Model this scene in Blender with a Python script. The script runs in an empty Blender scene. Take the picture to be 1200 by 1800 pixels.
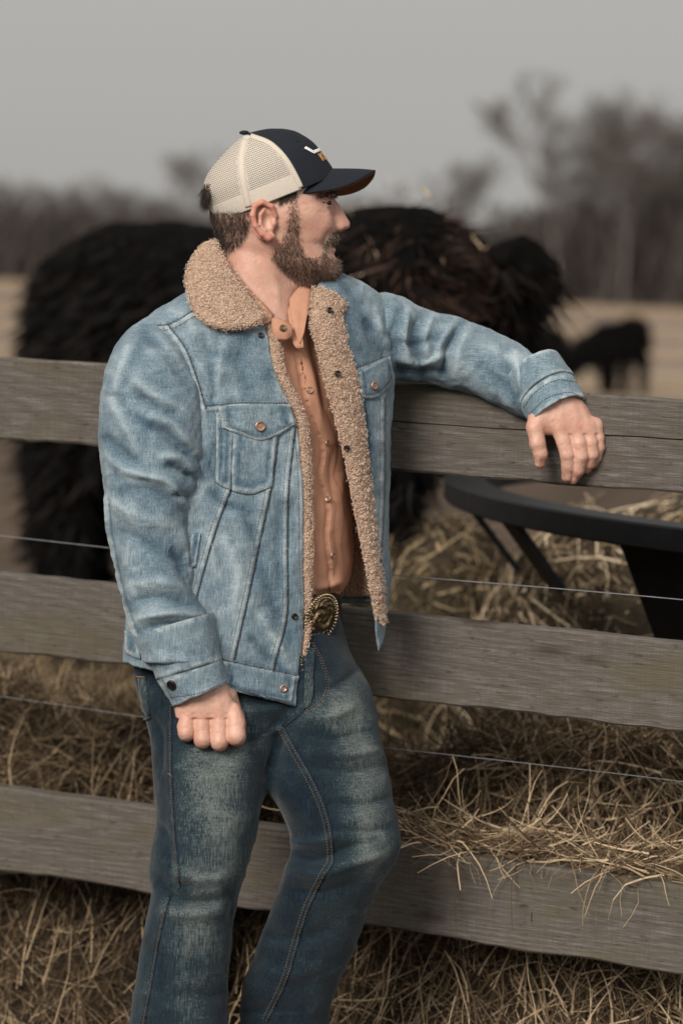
import bpy, math, random
import numpy as np
from mathutils import Vector, Matrix
from mathutils.bvhtree import BVHTree
R = math.radians
rng = np.random.default_rng(7)
random.seed(7)
sc = bpy.context.scene
COL = sc.collection

# ---------------------------------------------------------------- camera, sky, sun, exposure
F = 4250.0            # focal length in photo pixels (85 mm on a 24x36 frame held upright)
D0 = 3.95             # distance of the man's middle
PITCH, ROLL, CAMZ = R(5.64), 0.043, 1.57
cam_d = bpy.data.cameras.new('camera'); cam = bpy.data.objects.new('camera', cam_d); COL.objects.link(cam)
cam_d.sensor_fit = 'VERTICAL'; cam_d.sensor_height = 36; cam_d.lens = 85
cam_d.clip_start = .1; cam_d.clip_end = 3000
cam_d.dof.use_dof = True; cam_d.dof.focus_distance = 3.86; cam_d.dof.aperture_fstop = 2.6
CAMM = Matrix.Translation((0, 0, CAMZ)) @ Matrix.Rotation(R(90)-PITCH, 4, 'X') @ Matrix.Rotation(ROLL, 4, 'Z')
cam.matrix_world = CAMM
sc.camera = cam
SUN_EL, SUN_AZ = R(33), R(-30)     # azimuth from behind the camera, towards its left
world = bpy.data.worlds.new('World'); sc.world = world; world.use_nodes = True
wn = world.node_tree; wn.nodes.clear()
sky = wn.nodes.new('ShaderNodeTexSky'); sky.sky_type = 'NISHITA'; sky.sun_disc = False
sky.sun_elevation = SUN_EL; sky.sun_rotation = R(180)+SUN_AZ; sky.air_density = 1.0; sky.dust_density = 6.0; sky.ozone_density = 1.0
hsv = wn.nodes.new('ShaderNodeHueSaturation'); hsv.inputs['Saturation'].default_value = .12
mixw = wn.nodes.new('ShaderNodeMix'); mixw.data_type = 'RGBA'; mixw.inputs[0].default_value = .80
mixw.inputs[7].default_value = (4.7, 4.62, 4.42, 1)       # the even cloud deck
bgn = wn.nodes.new('ShaderNodeBackground'); bgn.inputs[1].default_value = .054
wo = wn.nodes.new('ShaderNodeOutputWorld')
wn.links.new(sky.outputs[0], hsv.inputs['Color']); wn.links.new(hsv.outputs[0], mixw.inputs[6])
wn.links.new(mixw.outputs[2], bgn.inputs[0]); wn.links.new(bgn.outputs[0], wo.inputs[0])
sun_d = bpy.data.lights.new('sun', 'SUN'); sun_d.energy = 2.0; sun_d.angle = R(26); sun_d.color = (1, .94, .86)
sun = bpy.data.objects.new('sun', sun_d); COL.objects.link(sun)
sdir = Vector((math.sin(SUN_AZ)*math.cos(SUN_EL), -math.cos(SUN_AZ)*math.cos(SUN_EL), math.sin(SUN_EL)))
sun.rotation_euler = sdir.to_track_quat('Z', 'Y').to_euler(); sun.location = sdir*20
sc.view_settings.view_transform = 'Standard'; sc.view_settings.look = 'None'
sc.view_settings.exposure = .95; sc.view_settings.gamma = 1
sc.cycles.use_denoising = True
sc.cycles.max_bounces = 5; sc.cycles.diffuse_bounces = 3; sc.cycles.transparent_max_bounces = 12

# ---------------------------------------------------------------- helpers
CM = np.array(CAMM)
def WD(u, v, D):
    """world points seen at photo pixel u, v at forward distance D"""
    u, v, D = np.broadcast_arrays(np.asarray(u, float), np.asarray(v, float), np.asarray(D, float))
    c = np.stack([(u-600)/F*D, -(v-900)/F*D, -D], -1)
    return c @ CM[:3, :3].T + CM[:3, 3]
S = F/D0
def W(P):                                     # man space: u, v in pixels, w depth in pixels of the man's plane
    P = np.asarray(P, float)
    return WD(P[..., 0], P[..., 1], D0 + P[..., 2]/S)
def pix(Pw):
    c = (np.asarray(Pw, float)-CM[:3, 3]) @ CM[:3, :3]
    return np.stack([600+F*c[..., 0]/-c[..., 2], 900-F*c[..., 1]/-c[..., 2], -c[..., 2]], -1)
CAMP = Vector((0, 0, CAMZ))

def link(o, parent=None):
    COL.objects.link(o)
    if parent is not None:
        o.parent = parent
        if parent.type == 'EMPTY': o.matrix_parent_inverse = Matrix.Translation(-parent.location)
    return o
def empty(name, loc, label, cat, group=None):
    o = bpy.data.objects.new(name, None); o.location = loc; o.empty_display_size = .1; COL.objects.link(o)
    tag(o, label, cat, group); return o
def tag(o, label=None, cat=None, group=None, kind=None):
    for k, x in (('label', label), ('category', cat), ('group', group), ('kind', kind)):
        if x: o[k] = x
    return o
def npmesh(name, V, faces, mat=None, parent=None, smooth=True, attrs=None):
    """faces: one (n,k) array or a list of them"""
    V = np.asarray(V, np.float32)
    fl = [np.asarray(f, np.int32) for f in (faces if isinstance(faces, list) else [faces]) if len(f)]
    me = bpy.data.meshes.new(name)
    me.vertices.add(len(V)); me.vertices.foreach_set('co', V.ravel())
    loops = np.concatenate([f.ravel() for f in fl]); tot = np.concatenate([np.full(len(f), f.shape[1], np.int32) for f in fl])
    st = np.concatenate([[0], np.cumsum(tot)[:-1]]).astype(np.int32)
    me.loops.add(len(loops)); me.loops.foreach_set('vertex_index', loops)
    me.polygons.add(len(tot)); me.polygons.foreach_set('loop_start', st)
    try: me.polygons.foreach_set('loop_total', tot)
    except Exception: pass
    me.update(calc_edges=True); me.validate()
    me.polygons.foreach_set('use_smooth', np.full(len(me.polygons), smooth))
    for k, a in (attrs or {}).items():
        a = np.asarray(a, np.float32)
        if a.ndim == 1:
            t = me.attributes.new(k, 'FLOAT', 'POINT'); t.data.foreach_set('value', a)
        else:
            t = me.attributes.new(k, 'FLOAT_VECTOR', 'POINT'); t.data.foreach_set('vector', a.ravel())
    if mat: me.materials.append(mat)
    o = bpy.data.objects.new(name, me)
    return link(o, parent)
def copy_obj(o, name, parent=None):
    c = bpy.data.objects.new(name, o.data); return link(c, parent)
def joinnp(parts):
    Vs, Fs, n = [], [], 0
    for V, fl in parts:
        fl = fl if isinstance(fl, list) else [fl]
        Vs.append(V); Fs += [np.asarray(f)+n for f in fl if len(f)]; n += len(V)
    by = {}
    for f in Fs: by.setdefault(f.shape[1], []).append(f)
    return np.concatenate(Vs), [np.concatenate(x) for x in by.values()]

def crv(*pts):
    """smooth function through (x, y) knots"""
    p = np.array(pts, float); x, y = p[:, 0], p[:, 1]
    if len(x) < 3: return lambda t: np.interp(t, x, y)
    m = np.gradient(y, x)
    d = np.diff(y)/np.diff(x)
    for i in range(1, len(x)-1):
        if d[i-1]*d[i] <= 0: m[i] = 0
    def f(t):
        t = np.clip(t, x[0], x[-1]); i = np.clip(np.searchsorted(x, t)-1, 0, len(x)-2)
        h = x[i+1]-x[i]; s = (t-x[i])/h
        return ((2*s**3-3*s**2+1)*y[i]+(s**3-2*s**2+s)*h*m[i]+(-2*s**3+3*s**2)*y[i+1]+(s**3-s**2)*h*m[i+1])
    return f
def spline(pts, n):
    p = np.array(pts, float)
    t = np.concatenate([[0], np.cumsum(np.linalg.norm(np.diff(p[:, :], axis=0), axis=1))])
    q = np.linspace(0, t[-1], n)
    return np.stack([crv(*zip(t, p[:, k]))(q) for k in range(p.shape[1])], -1)
def vnoise(P, s, seed=0):
    P = np.asarray(P, float)*s+seed*17.13; i = np.floor(P).astype(np.int64); f = P-i; f = f*f*(3-2*f)
    def h(a, b, c):
        n = (a*374761393+b*668265263+c*2147483647+seed*97) & 0x7fffffff
        n = ((n ^ (n >> 13))*1274126177) & 0x7fffffff
        return ((n ^ (n >> 16)) & 0xffff)/65535.
    r = 0
    for dx in (0, 1):
        for dy in (0, 1):
            for dz in (0, 1):
                r = r+h(i[..., 0]+dx, i[..., 1]+dy, i[..., 2]+dz)*(f[..., 0] if dx else 1-f[..., 0])*(f[..., 1] if dy else 1-f[..., 1])*(f[..., 2] if dz else 1-f[..., 2])
    return r*2-1

# signed distance sculpting on a grid in u, v, w
class Grid:
    def __init__(s, lo, hi, h):
        s.lo = np.array(lo, float); s.h = h
        n = np.ceil((np.array(hi)-s.lo)/h).astype(int)+1
        ax = [(s.lo[k]+h*np.arange(n[k])).astype(np.float32) for k in range(3)]
        s.u = ax[0][:, None, None]; s.v = ax[1][None, :, None]; s.w = ax[2][None, None, :]; s.n = n
def ell(g, c, r, sym=False):
    w = g.w if not sym else np.abs(g.w-sym[0])
    a = [(g.u-c[0]), (g.v-c[1]), (w-c[2])]
    k0 = np.sqrt((a[0]/r[0])**2+(a[1]/r[1])**2+(a[2]/r[2])**2)
    k1 = np.sqrt((a[0]/r[0]**2)**2+(a[1]/r[1]**2)**2+(a[2]/r[2]**2)**2)+1e-6
    return k0*(k0-1)/k1
def cone(g, a, b, ra, rb, sym=False, wz=1.0):
    w = g.w if not sym else np.abs(g.w-sym[0])
    a = np.array(a, float); b = np.array(b, float); d = b-a; L = max((d**2).sum(), 1e-6)
    x, y, z = g.u-a[0], g.v-a[1], (w-a[2])*wz
    t = np.clip((x*d[0]+y*d[1]+z*d[2])/L, 0, 1)
    return np.sqrt((x-t*d[0])**2+(y-t*d[1])**2+(z-t*d[2])**2)-(ra+(rb-ra)*t)
def chain(g, pts, k=4, **kw):
    f = None
    for p, q in zip(pts[:-1], pts[1:]):
        d = cone(g, p[:3], q[:3], p[3], q[3], **kw)
        f = d if f is None else smin(f, d, k)
    return f
def slab(g, L, Rr, wc, hw, n=2.2, shear=0., v0=None, v1=None):
    v = g.v
    l, r, c, h = [f(v).astype(np.float32) if callable(f) else np.float32(f) for f in (L, Rr, wc, hw)]
    cx, rx = (l+r)/2, np.maximum((r-l)/2, 2)
    a = np.abs((g.u-cx)/rx); b = np.abs((g.w-c-shear*(g.u-cx))/h)
    d = ((a**n+b**n)**(1/n)-1)*np.minimum(rx, h)
    if v0 is not None: d = np.maximum(d, v0-v)
    if v1 is not None: d = np.maximum(d, v-v1)
    return d.astype(np.float32)
def smin(a, b, k):
    h = np.maximum(k-np.abs(a-b), 0)/k
    return np.minimum(a, b)-h*h*k*.25
def smax(a, b, k): return -smin(-a, -b, k)
def nets(f, g):
    f = np.broadcast_to(f, tuple(g.n)).astype(np.float32)
    s = f < 0
    c = np.zeros(tuple(x-1 for x in f.shape), np.uint8)
    cs = [(i, j, k) for i in (0, 1) for j in (0, 1) for k in (0, 1)]
    nx, ny, nz = f.shape
    for i, j, k in cs: c += s[i:nx-1+i, j:ny-1+j, k:nz-1+k]
    act = np.argwhere((c > 0) & (c < 8))
    idx = -np.ones(c.shape, np.int32); idx[act[:, 0], act[:, 1], act[:, 2]] = np.arange(len(act))
    val = {q: f[act[:, 0]+q[0], act[:, 1]+q[1], act[:, 2]+q[2]] for q in cs}
    acc = np.zeros((len(act), 3)); cnt = np.zeros(len(act))
    for q in cs:
        for ax in range(3):
            if q[ax] == 0:
                q2 = list(q); q2[ax] = 1; q2 = tuple(q2)
                m = (val[q] < 0) != (val[q2] < 0)
                t = val[q]/(val[q]-val[q2]+1e-12)
                p = np.tile(np.array(q, float), (len(act), 1)); p[:, ax] = t
                acc[m] += p[m]; cnt[m] += 1
    V = g.lo+g.h*(act+acc/np.maximum(cnt, 1)[:, None])
    Q = []
    for ax in range(3):
        o = [k for k in range(3) if k != ax]
        sl0 = [slice(1, -1)]*3; sl1 = [slice(1, -1)]*3
        sl0[ax] = slice(0, -1); sl1[ax] = slice(1, None)
        a, b = s[tuple(sl0)], s[tuple(sl1)]
        e = np.argwhere(a != b); inside = a[e[:, 0], e[:, 1], e[:, 2]]
        off = np.ones(3, int); off[ax] = 0
        e = e+off
        def cell(d1, d2):
            p = e.copy(); p[:, o[0]] -= d1; p[:, o[1]] -= d2
            return idx[p[:, 0], p[:, 1], p[:, 2]]
        q = np.stack([cell(1, 1), cell(0, 1), cell(0, 0), cell(1, 0)], -1)
        flip = inside if ax != 1 else ~inside
        q[~flip] = q[~flip][:, ::-1]
        Q.append(q)
    Q = np.concatenate(Q); Q = Q[(Q >= 0).all(1)]
    a, b, c, d = (V[Q[:, i]]-V.mean(0) for i in range(4))
    if (np.cross(c-a, d-b)*(a+c)).sum() < 0: Q = Q[:, ::-1].copy()
    return V, Q
def normals(V, Q):
    a, b, c, d = V[Q[:, 0]], V[Q[:, 1]], V[Q[:, 2]], V[Q[:, -1]]
    n = np.cross(c-a, d-b)
    N = np.zeros_like(V)
    for k in range(Q.shape[1]): np.add.at(N, Q[:, k], n)
    return N/(np.linalg.norm(N, axis=1, keepdims=True)+1e-9)
def relax(V, Q, it=2, lam=.5):
    E = np.concatenate([Q[:, [i, (i+1) % 4]] for i in range(4)])
    deg = np.bincount(E.ravel(), minlength=len(V)).astype(float)[:, None]
    for _ in range(it):
        s = np.zeros_like(V); np.add.at(s, E[:, 0], V[E[:, 1]]); np.add.at(s, E[:, 1], V[E[:, 0]])
        V = V+lam*(s/np.maximum(deg, 1)-V)
    return V
def polydist(P2, pl):
    """distance to a polyline and position along it 0..1, side sign"""
    pl = np.array(pl, float); L = np.concatenate([[0], np.cumsum(np.linalg.norm(np.diff(pl, axis=0), axis=1))])
    best = np.full(len(P2), 1e9); pos = np.zeros(len(P2)); sgn = np.zeros(len(P2))
    for i in range(len(pl)-1):
        a, d = pl[i], pl[i+1]-pl[i]; l2 = (d**2).sum()
        r = P2-a; t = np.clip((r@d)/l2, 0, 1); q = r-t[:, None]*d; dd = np.hypot(q[:, 0], q[:, 1])
        m = dd < best; best[m] = dd[m]; pos[m] = (L[i]+t[m]*(L[i+1]-L[i]))/L[-1]
        sgn[m] = np.sign(d[0]*r[m, 1]-d[1]*r[m, 0])
    return best, pos, sgn
def stroke(V, N, pl, width, amp, taper=True, side=0, step=False, back=False):
    """push a fold into or out of a garment along a line"""
    pl = np.array(pl, float)
    if len(pl) > 2: pl = spline(pl, len(pl)*4)
    lo, hi = pl.min(0)-3.2*width, pl.max(0)+3.2*width
    m = ((V[:, :2] > lo) & (V[:, :2] < hi)).all(1) & (N[:, 2] < .15)
    i = np.nonzero(m)[0]
    if not len(i): return
    d, p, s = polydist(V[i, :2], pl)
    k = np.exp(-(d/width)**(1.35 if amp < 0 else 1.7))
    if side: k = k*np.where(s*side > 0, 1, np.exp(-(d/(width*.3))**2))
    if step: k = np.clip(1-d/width, 0, 1)**.5*(s*side > 0)
    if taper: k = k*np.clip(np.minimum(p, 1-p)*4, 0, 1)**.7
    face = np.clip((.15-N[i, 2])*2.5, 0, 1)
    V[i] += N[i]*(amp*k*face)[:, None]
def inpoly(P, poly):
    poly = np.array(poly, float); x, y = P[:, 0], P[:, 1]; c = np.zeros(len(P), bool); j = len(poly)-1
    for i in range(len(poly)):
        xi, yi, xj, yj = *poly[i], *poly[j]
        c ^= ((yi > y) != (yj > y)) & (x < (xj-xi)*(y-yi)/(yj-yi+1e-12)+xi); j = i
    return c
def bvh(Vw, faces):
    fl = faces if isinstance(faces, list) else [faces]
    return BVHTree.FromPolygons([tuple(x) for x in Vw.tolist()], [tuple(x) for f in fl for x in f.tolist()])
def cast(tree, u, v, fall=None):
    d = Vector(WD(u, v, 1.0))-CAMP
    h = tree.ray_cast(CAMP, d.normalized(), 50)
    if h[0] is None: return fall
    n = h[1]
    if n.dot(d) > 0: n = -n
    return h[0], n

def tube(pts, rad, n=10, close=True, flat=None):
    """pts (m,3), rad scalar / (m,) / (m,2) -> verts, quads"""
    p = np.asarray(pts, float); m = len(p)
    rad = np.asarray(rad, float)
    if rad.ndim == 0: rad = np.full((m, 2), float(rad))
    elif rad.ndim == 1: rad = np.stack([rad, rad], -1)
    t = np.gradient(p, axis=0); t /= np.linalg.norm(t, axis=1, keepdims=True)+1e-12
    ref = np.array(flat, float) if flat is not None else (np.array([0, 0, 1.]) if abs(t[0][2]) < .9 else np.array([1., 0, 0]))
    a = np.cross(t, ref); a /= np.linalg.norm(a, axis=1, keepdims=True)+1e-9
    b = np.cross(a, t)
    th = np.linspace(0, 2*np.pi, n, endpoint=False)
    V = p[:, None]+a[:, None]*(np.cos(th)[None, :, None]*rad[:, None, :1])+b[:, None]*(np.sin(th)[None, :, None]*rad[:, None, 1:])
    V = V.reshape(-1, 3)
    i = np.arange(m-1)[:, None]*n; j = np.arange(n)[None]; k = (j+1) % n
    Q = np.stack([i+j, i+k, i+n+k, i+n+j], -1).reshape(-1, 4)
    fl = [Q]
    if close: fl.append(np.arange(n)[None, ::-1].copy()); fl.append(((m-1)*n+np.arange(n))[None])
    return V, fl
def box(c, r, rot=None):
    V = np.array([[x, y, z] for x in (-1, 1) for y in (-1, 1) for z in (-1, 1)], float)*r
    if rot is not None: V = V@np.asarray(rot).T
    Q = np.array([[0, 1, 3, 2], [4, 6, 7, 5], [0, 4, 5, 1], [2, 3, 7, 6], [0, 2, 6, 4], [1, 5, 7, 3]])
    return V+np.array(c), Q
def sheet(Gp, thick=None, N=None):
    """grid of points (a,b,3) -> quads; with thickness it becomes a closed slab"""
    a, b = Gp.shape[:2]; V = Gp.reshape(-1, 3)
    i = np.arange(a-1)[:, None]*b; j = np.arange(b-1)[None]
    Q = np.stack([i+j, i+j+1, i+b+j+1, i+b+j], -1).reshape(-1, 4)
    if thick is None: return V, Q
    n = N if N is not None else normals(V, Q)
    V2 = V-n*thick; m = len(V)
    rim = [x for x in range(b)]+[r*b+b-1 for r in range(1, a)]+[(a-1)*b+x for x in range(b-2, -1, -1)]+[r*b for r in range(a-2, 0, -1)]
    rim = np.array(rim); r2 = np.roll(rim, -1)
    return np.concatenate([V, V2]), np.concatenate([Q, Q[:, ::-1]+m, np.stack([r2, rim, rim+m, r2+m], -1)])
def strands(root, d, length, rad, segs=3, curl=0., droop=0., wav=0., n=2, seed=1, tip=.15):
    """thin tapering fibres; root, d (k,3)"""
    g = np.random.default_rng(seed); k = len(root)
    length = np.broadcast_to(length, k).astype(float); rad = np.broadcast_to(rad, k).astype(float)*(1.3 if n == 2 else 1)
    d = d/(np.linalg.norm(d, axis=1, keepdims=True)+1e-9)
    r = g.normal(size=(k, 3)); a = np.cross(d, r); a /= np.linalg.norm(a, axis=1, keepdims=True)+1e-9
    pts = [root]; cur = d.copy(); p = root.copy()
    for s in range(segs):
        cur = cur+a*curl+np.array([0, 0, -1.])*droop+g.normal(size=(k, 3))*wav
        cur /= np.linalg.norm(cur, axis=1, keepdims=True)+1e-9
        if curl: a = np.cross(cur, np.cross(a, cur)); a /= np.linalg.norm(a, axis=1, keepdims=True)+1e-9
        p = p+cur*(length/segs)[:, None]; pts.append(p)
    pts = np.stack(pts, 1)
    b = np.cross(d, a); b /= np.linalg.norm(b, axis=1, keepdims=True)+1e-9; a2 = np.cross(b, d)
    th = np.linspace(0, 2*np.pi, n, endpoint=False)
    taper = np.linspace(1, tip, segs+1)
    off = (a2[:, None, None]*np.cos(th)[None, None, :, None]+b[:, None, None]*np.sin(th)[None, None, :, None])*rad[:, None, None, None]*taper[None, :, None, None]
    V = (pts[:, :, None]+off).reshape(-1, 3)
    base = (np.arange(k)*(segs+1)*n)[:, None, None]; i = (np.arange(segs)*n)[None, :, None]; j = np.arange(1 if n == 2 else n)[None, None]; jj = (j+1) % n
    Q = np.stack([base+i+j, base+i+jj, base+i+n+jj, base+i+n+j], -1).reshape(-1, 4)
    rn = np.repeat(g.random(k), (segs+1)*n)
    return V, Q, rn
def sample(V, Q, k, mask=None, seed=3):
    g = np.random.default_rng(seed)
    a, b, c, d = (V[Q[:, i]] for i in range(4))
    ar = np.linalg.norm(np.cross(c-a, d-b), axis=1)
    ctr = (a+b+c+d)/4; nn = np.cross(c-a, d-b); nn /= np.linalg.norm(nn, axis=1, keepdims=True)+1e-9
    if mask is not None: ar = ar*mask(ctr, nn)
    i = g.choice(len(Q), k, p=ar/ar.sum())
    s, t = g.random(k)[:, None], g.random(k)[:, None]
    p = (a[i]*(1-s)+b[i]*s)*(1-t)+(d[i]*(1-s)+c[i]*s)*t
    return p, nn[i]

# ---------------------------------------------------------------- materials
def srgb(r, g, b):
    return tuple(((x/255)/12.92 if x/255 <= .04045 else ((x/255+.055)/1.055)**2.4) for x in (r, g, b))+(1,)
class M:
    def __init__(s, name, rough=.8, spec=.3):
        s.m = bpy.data.materials.new(name); s.m.use_nodes = True; s.t = s.m.node_tree
        s.b = s.t.nodes['Principled BSDF']; s.b.inputs['Roughness'].default_value = rough
        s.b.inputs['Specular IOR Level'].default_value = spec
        s.co = None
    def n(s, ty, **kw):
        x = s.t.nodes.new(ty)
        for k, q in kw.items(): setattr(x, k, q)
        return x
    def l(s, a, b): s.t.links.new(a, b)
    def coord(s, scale=(1, 1, 1), src='Object', rot=(0, 0, 0)):
        tc = s.n('ShaderNodeTexCoord'); mp = s.n('ShaderNodeMapping')
        mp.inputs['Scale'].default_value = scale; mp.inputs['Rotation'].default_value = rot
        s.l(tc.outputs[src], mp.inputs[0]); return mp.outputs[0]
    def noise(s, co, scale, detail=4, rough=.55, dist=0.):
        x = s.n('ShaderNodeTexNoise'); x.inputs['Scale'].default_value = scale; x.inputs['Detail'].default_value = detail
        x.inputs['Roughness'].default_value = rough; x.inputs['Distortion'].default_value = dist
        s.l(co, x.inputs['Vector']); return x.outputs[0]
    def ramp(s, f, *st):
        x = s.n('ShaderNodeValToRGB'); e = x.color_ramp.elements
        while len(e) < len(st): e.new(.5)
        for q, (p, c) in zip(e, st): q.position = p; q.color = c if not isinstance(c, (int, float)) else (c, c, c, 1)
        s.l(f, x.inputs[0]); return x.outputs[0]
    def mix(s, f, a, b, mode='MIX'):
        x = s.n('ShaderNodeMix', data_type='RGBA', blend_type=mode)
        for q, i in ((f, 0), (a, 6), (b, 7)):
            if isinstance(q, (int, float, tuple)): x.inputs[i].default_value = q
            else: s.l(q, x.inputs[i])
        return x.outputs[2]
    def attr(s, name):
        x = s.n('ShaderNodeAttribute'); x.attribute_name = name; return x.outputs['Fac']
    def math(s, op, a, b=0.):
        x = s.n('ShaderNodeMath', operation=op)
        for q, i in ((a, 0), (b, 1)):
            if isinstance(q, (int, float)): x.inputs[i].default_value = q
            else: s.l(q, x.inputs[i])
        return x.outputs[0]
    def col(s, c):
        if isinstance(c, tuple): s.b.inputs['Base Color'].default_value = c
        else: s.l(c, s.b.inputs['Base Color'])
        return s
    def bump(s, h, st=.3, dist=.002):
        x = s.n('ShaderNodeBump'); x.inputs['Strength'].default_value = st; x.inputs['Distance'].default_value = dist
        s.l(h, x.inputs['Height']); s.l(x.outputs[0], s.b.inputs['Normal']); return s
def plain(name, c, rough=.7, metal=0., var=.25, scale=60):
    q = M(name, rough); co = q.coord(); f = q.noise(co, scale)
    d = tuple(x*(1-var) for x in c[:3])+(1,); e = tuple(min(1, x*(1+var)) for x in c[:3])+(1,)
    q.col(q.ramp(f, (.3, d), (.7, e))); q.b.inputs['Metallic'].default_value = metal
    return q.m
def denim(name, dark, mid, pale, axis=2, slub=1.0):
    q = M(name, .92, .12)
    sl = [900, 900, 900]; sl[axis] = 60
    w1 = q.noise(q.coord(tuple(sl)), 1, 2, .6)
    sl2 = [420, 420, 420]; sl2[axis] = 14
    w2 = q.noise(q.coord(tuple(sl2)), 1, 2, .6)
    ax2 = [55, 55, 55]; ax2[axis] = 700
    w3 = q.noise(q.coord(tuple(ax2)), 1, 2, .6)
    big = q.noise(q.coord(), 9, 4, .6)
    f = q.math('ADD', q.math('MULTIPLY', w1, .50*slub), q.math('MULTIPLY', w2, .20*slub))
    f = q.math('ADD', f, q.math('MULTIPLY', w3, .22))
    f = q.math('ADD', f, q.math('MULTIPLY', big, .28))
    f = q.math('ADD', f, q.math('MULTIPLY', q.attr('wear'), .40))
    f = q.math('SUBTRACT', f, .11)
    q.col(q.ramp(f, (.27, dark), (.48, mid), (.72, pale)))
    q.bump(q.math('ADD', w1, w2), .5, .0014)
    q.b.inputs['Sheen Weight'].default_value = .15
    return q.m
def skinmat():
    q = M('skin', .48, .4); co = q.coord()
    f = q.noise(co, 22, 5, .6); f2 = q.noise(co, 260, 3, .6)
    c = q.ramp(f, (.25, (.50, .275, .20, 1)), (.5, (.58, .345, .26, 1)), (.75, (.64, .40, .315, 1)))
    c = q.mix(q.math('MULTIPLY', q.attr('red'), .75), c, (.52, .17, .12, 1))
    c = q.mix(q.math('MULTIPLY', f2, .22), c, (.42, .22, .16, 1))
    f3 = q.noise(co, 70, 4, .6); c = q.mix(q.ramp(f3, (.48, 0.), (.72, .42)), c, (.50, .20, .15, 1))
    q.col(c); q.bump(f2, .32, .0014)
    q.b.inputs['Subsurface Weight'].default_value = .18
    q.b.inputs['Subsurface Radius'].default_value = (.012, .005, .003)
    q.b.inputs['Subsurface Scale'].default_value = .5
    return q.m
def hairmat(name, a, b, c, rough=.6, spec=.25):
    q = M(name, rough, spec); q.col(q.ramp(q.attr('rnd'), (.1, a), (.6, b), (.95, c))); return q.m
def woodmat():
    q = M('weathered_wood', .9, .15)
    oi = q.n('ShaderNodeObjectInfo')
    tc = q.n('ShaderNodeTexCoord'); ad = q.n('ShaderNodeVectorMath', operation='ADD')
    q.l(tc.outputs['Object'], ad.inputs[0])
    cx = q.n('ShaderNodeCombineXYZ'); q.l(q.math('MULTIPLY', oi.outputs['Random'], 37.), cx.inputs[0]); q.l(cx.outputs[0], ad.inputs[1])
    def mp(sx, sy, sz):
        m = q.n('ShaderNodeMapping'); m.inputs['Scale'].default_value = (sx, sy, sz); q.l(ad.outputs[0], m.inputs[0]); return m.outputs[0]
    grain = q.noise(mp(7, 40, 190), 1, 8, .7, .35)
    fine = q.noise(mp(45, 200, 520), 1, 4, .65)
    cath = q.n('ShaderNodeTexWave', wave_type='RINGS', rings_direction='Y'); cath.inputs['Scale'].default_value = 5; cath.inputs['Distortion'].default_value = 3.5
    cath.inputs['Detail'].default_value = 3; cath.inputs['Detail Scale'].default_value = 1.2
    cx2 = q.n('ShaderNodeCombineXYZ'); q.l(q.math('SUBTRACT', q.math('MULTIPLY', oi.outputs['Random'], 1.3), .2), cx2.inputs[0])
    q.l(q.math('SUBTRACT', q.math('MULTIPLY', oi.outputs['Random'], .09), .03), cx2.inputs[2])
    ad2 = q.n('ShaderNodeVectorMath', operation='ADD'); q.l(tc.outputs['Object'], ad2.inputs[0]); q.l(cx2.outputs[0], ad2.inputs[1])
    m2 = q.n('ShaderNodeMapping'); m2.inputs['Scale'].default_value = (.8, .0, 7.5); q.l(ad2.outputs[0], m2.inputs[0]); q.l(m2.outputs[0], cath.inputs[0])
    blot = q.noise(mp(3.2, 3, 9), 1, 5, .6, .6)
    spots = q.noise(mp(34, 60, 120), 1, 2, .5)
    c = q.ramp(grain, (.28, (.062, .054, .048, 1)), (.5, (.148, .134, .122, 1)), (.72, (.255, .236, .220, 1)))
    c = q.mix(q.math('MULTIPLY', cath.outputs[1], .5), c, (.10, .078, .058, 1))
    c = q.mix(q.math('MULTIPLY', q.ramp(fine, (.42, 0.), (.60, 1.)), .55), c, (.085, .07, .058, 1))
    c = q.mix(q.ramp(blot, (.48, 0.), (.70, .75)), c, (.115, .10, .062, 1))
    saw = q.noise(mp(330, 60, 9), 1, 2, .5)
    c = q.mix(q.math('MULTIPLY', q.ramp(saw, (.4, 0.), (.6, 1.)), .28), c, (.09, .075, .065, 1))
    vk = q.n('ShaderNodeTexVoronoi'); vk.inputs['Scale'].default_value = 1; q.l(mp(3.1, .01, 11), vk.inputs['Vector'])
    c = q.mix(q.ramp(vk.outputs['Distance'], (.07, .9), (.17, 0.)), c, (.045, .034, .026, 1))
    c = q.mix(q.ramp(spots, (.62, 0.), (.72, .75)), c, (.05, .042, .036, 1))
    q.col(c); q.bump(q.math('ADD', grain, q.math('MULTIPLY', fine, .6)), .75, .004)
    return q.m
MAT = {}
MAT['denim'] = denim('light_denim', (.040, .075, .110, 1), (.142, .200, .240, 1), (.365, .428, .458, 1))
MAT['denim_x'] = denim('light_denim_sleeve', (.040, .075, .110, 1), (.142, .200, .240, 1), (.365, .428, .458, 1), axis=0)
MAT['jeans'] = denim('dark_denim', (.0045, .011, .019, 1), (.019, .034, .043, 1), (.165, .185, .174, 1))
MAT['skin'] = skinmat()
MAT['wood'] = woodmat()
MAT['sherpa'] = hairmat('sherpa_pile', (.54, .39, .295, 1), (.70, .525, .405, 1), (.84, .67, .54, 1), .95)
def sherpa_base():
    q = M('sherpa_backing', .95, .1); v = q.n('ShaderNodeTexVoronoi'); v.inputs['Scale'].default_value = 260; q.l(q.coord(), v.inputs['Vector'])
    q.col(q.ramp(v.outputs['Distance'], (.1, (.62, .45, .34, 1)), (.7, (.42, .29, .21, 1)))); q.bump(q.math('SUBTRACT', 1., v.outputs['Distance']), .8, .004); return q.m
MAT['sherpa_base'] = sherpa_base()
MAT['hair'] = hairmat('brown_hair', (.018, .012, .010, 1), (.045, .030, .023, 1), (.11, .078, .06, 1))
MAT['beard'] = hairmat('greying_beard', (.045, .028, .020, 1), (.20, .130, .092, 1), (.52, .41, .33, 1))
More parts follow.
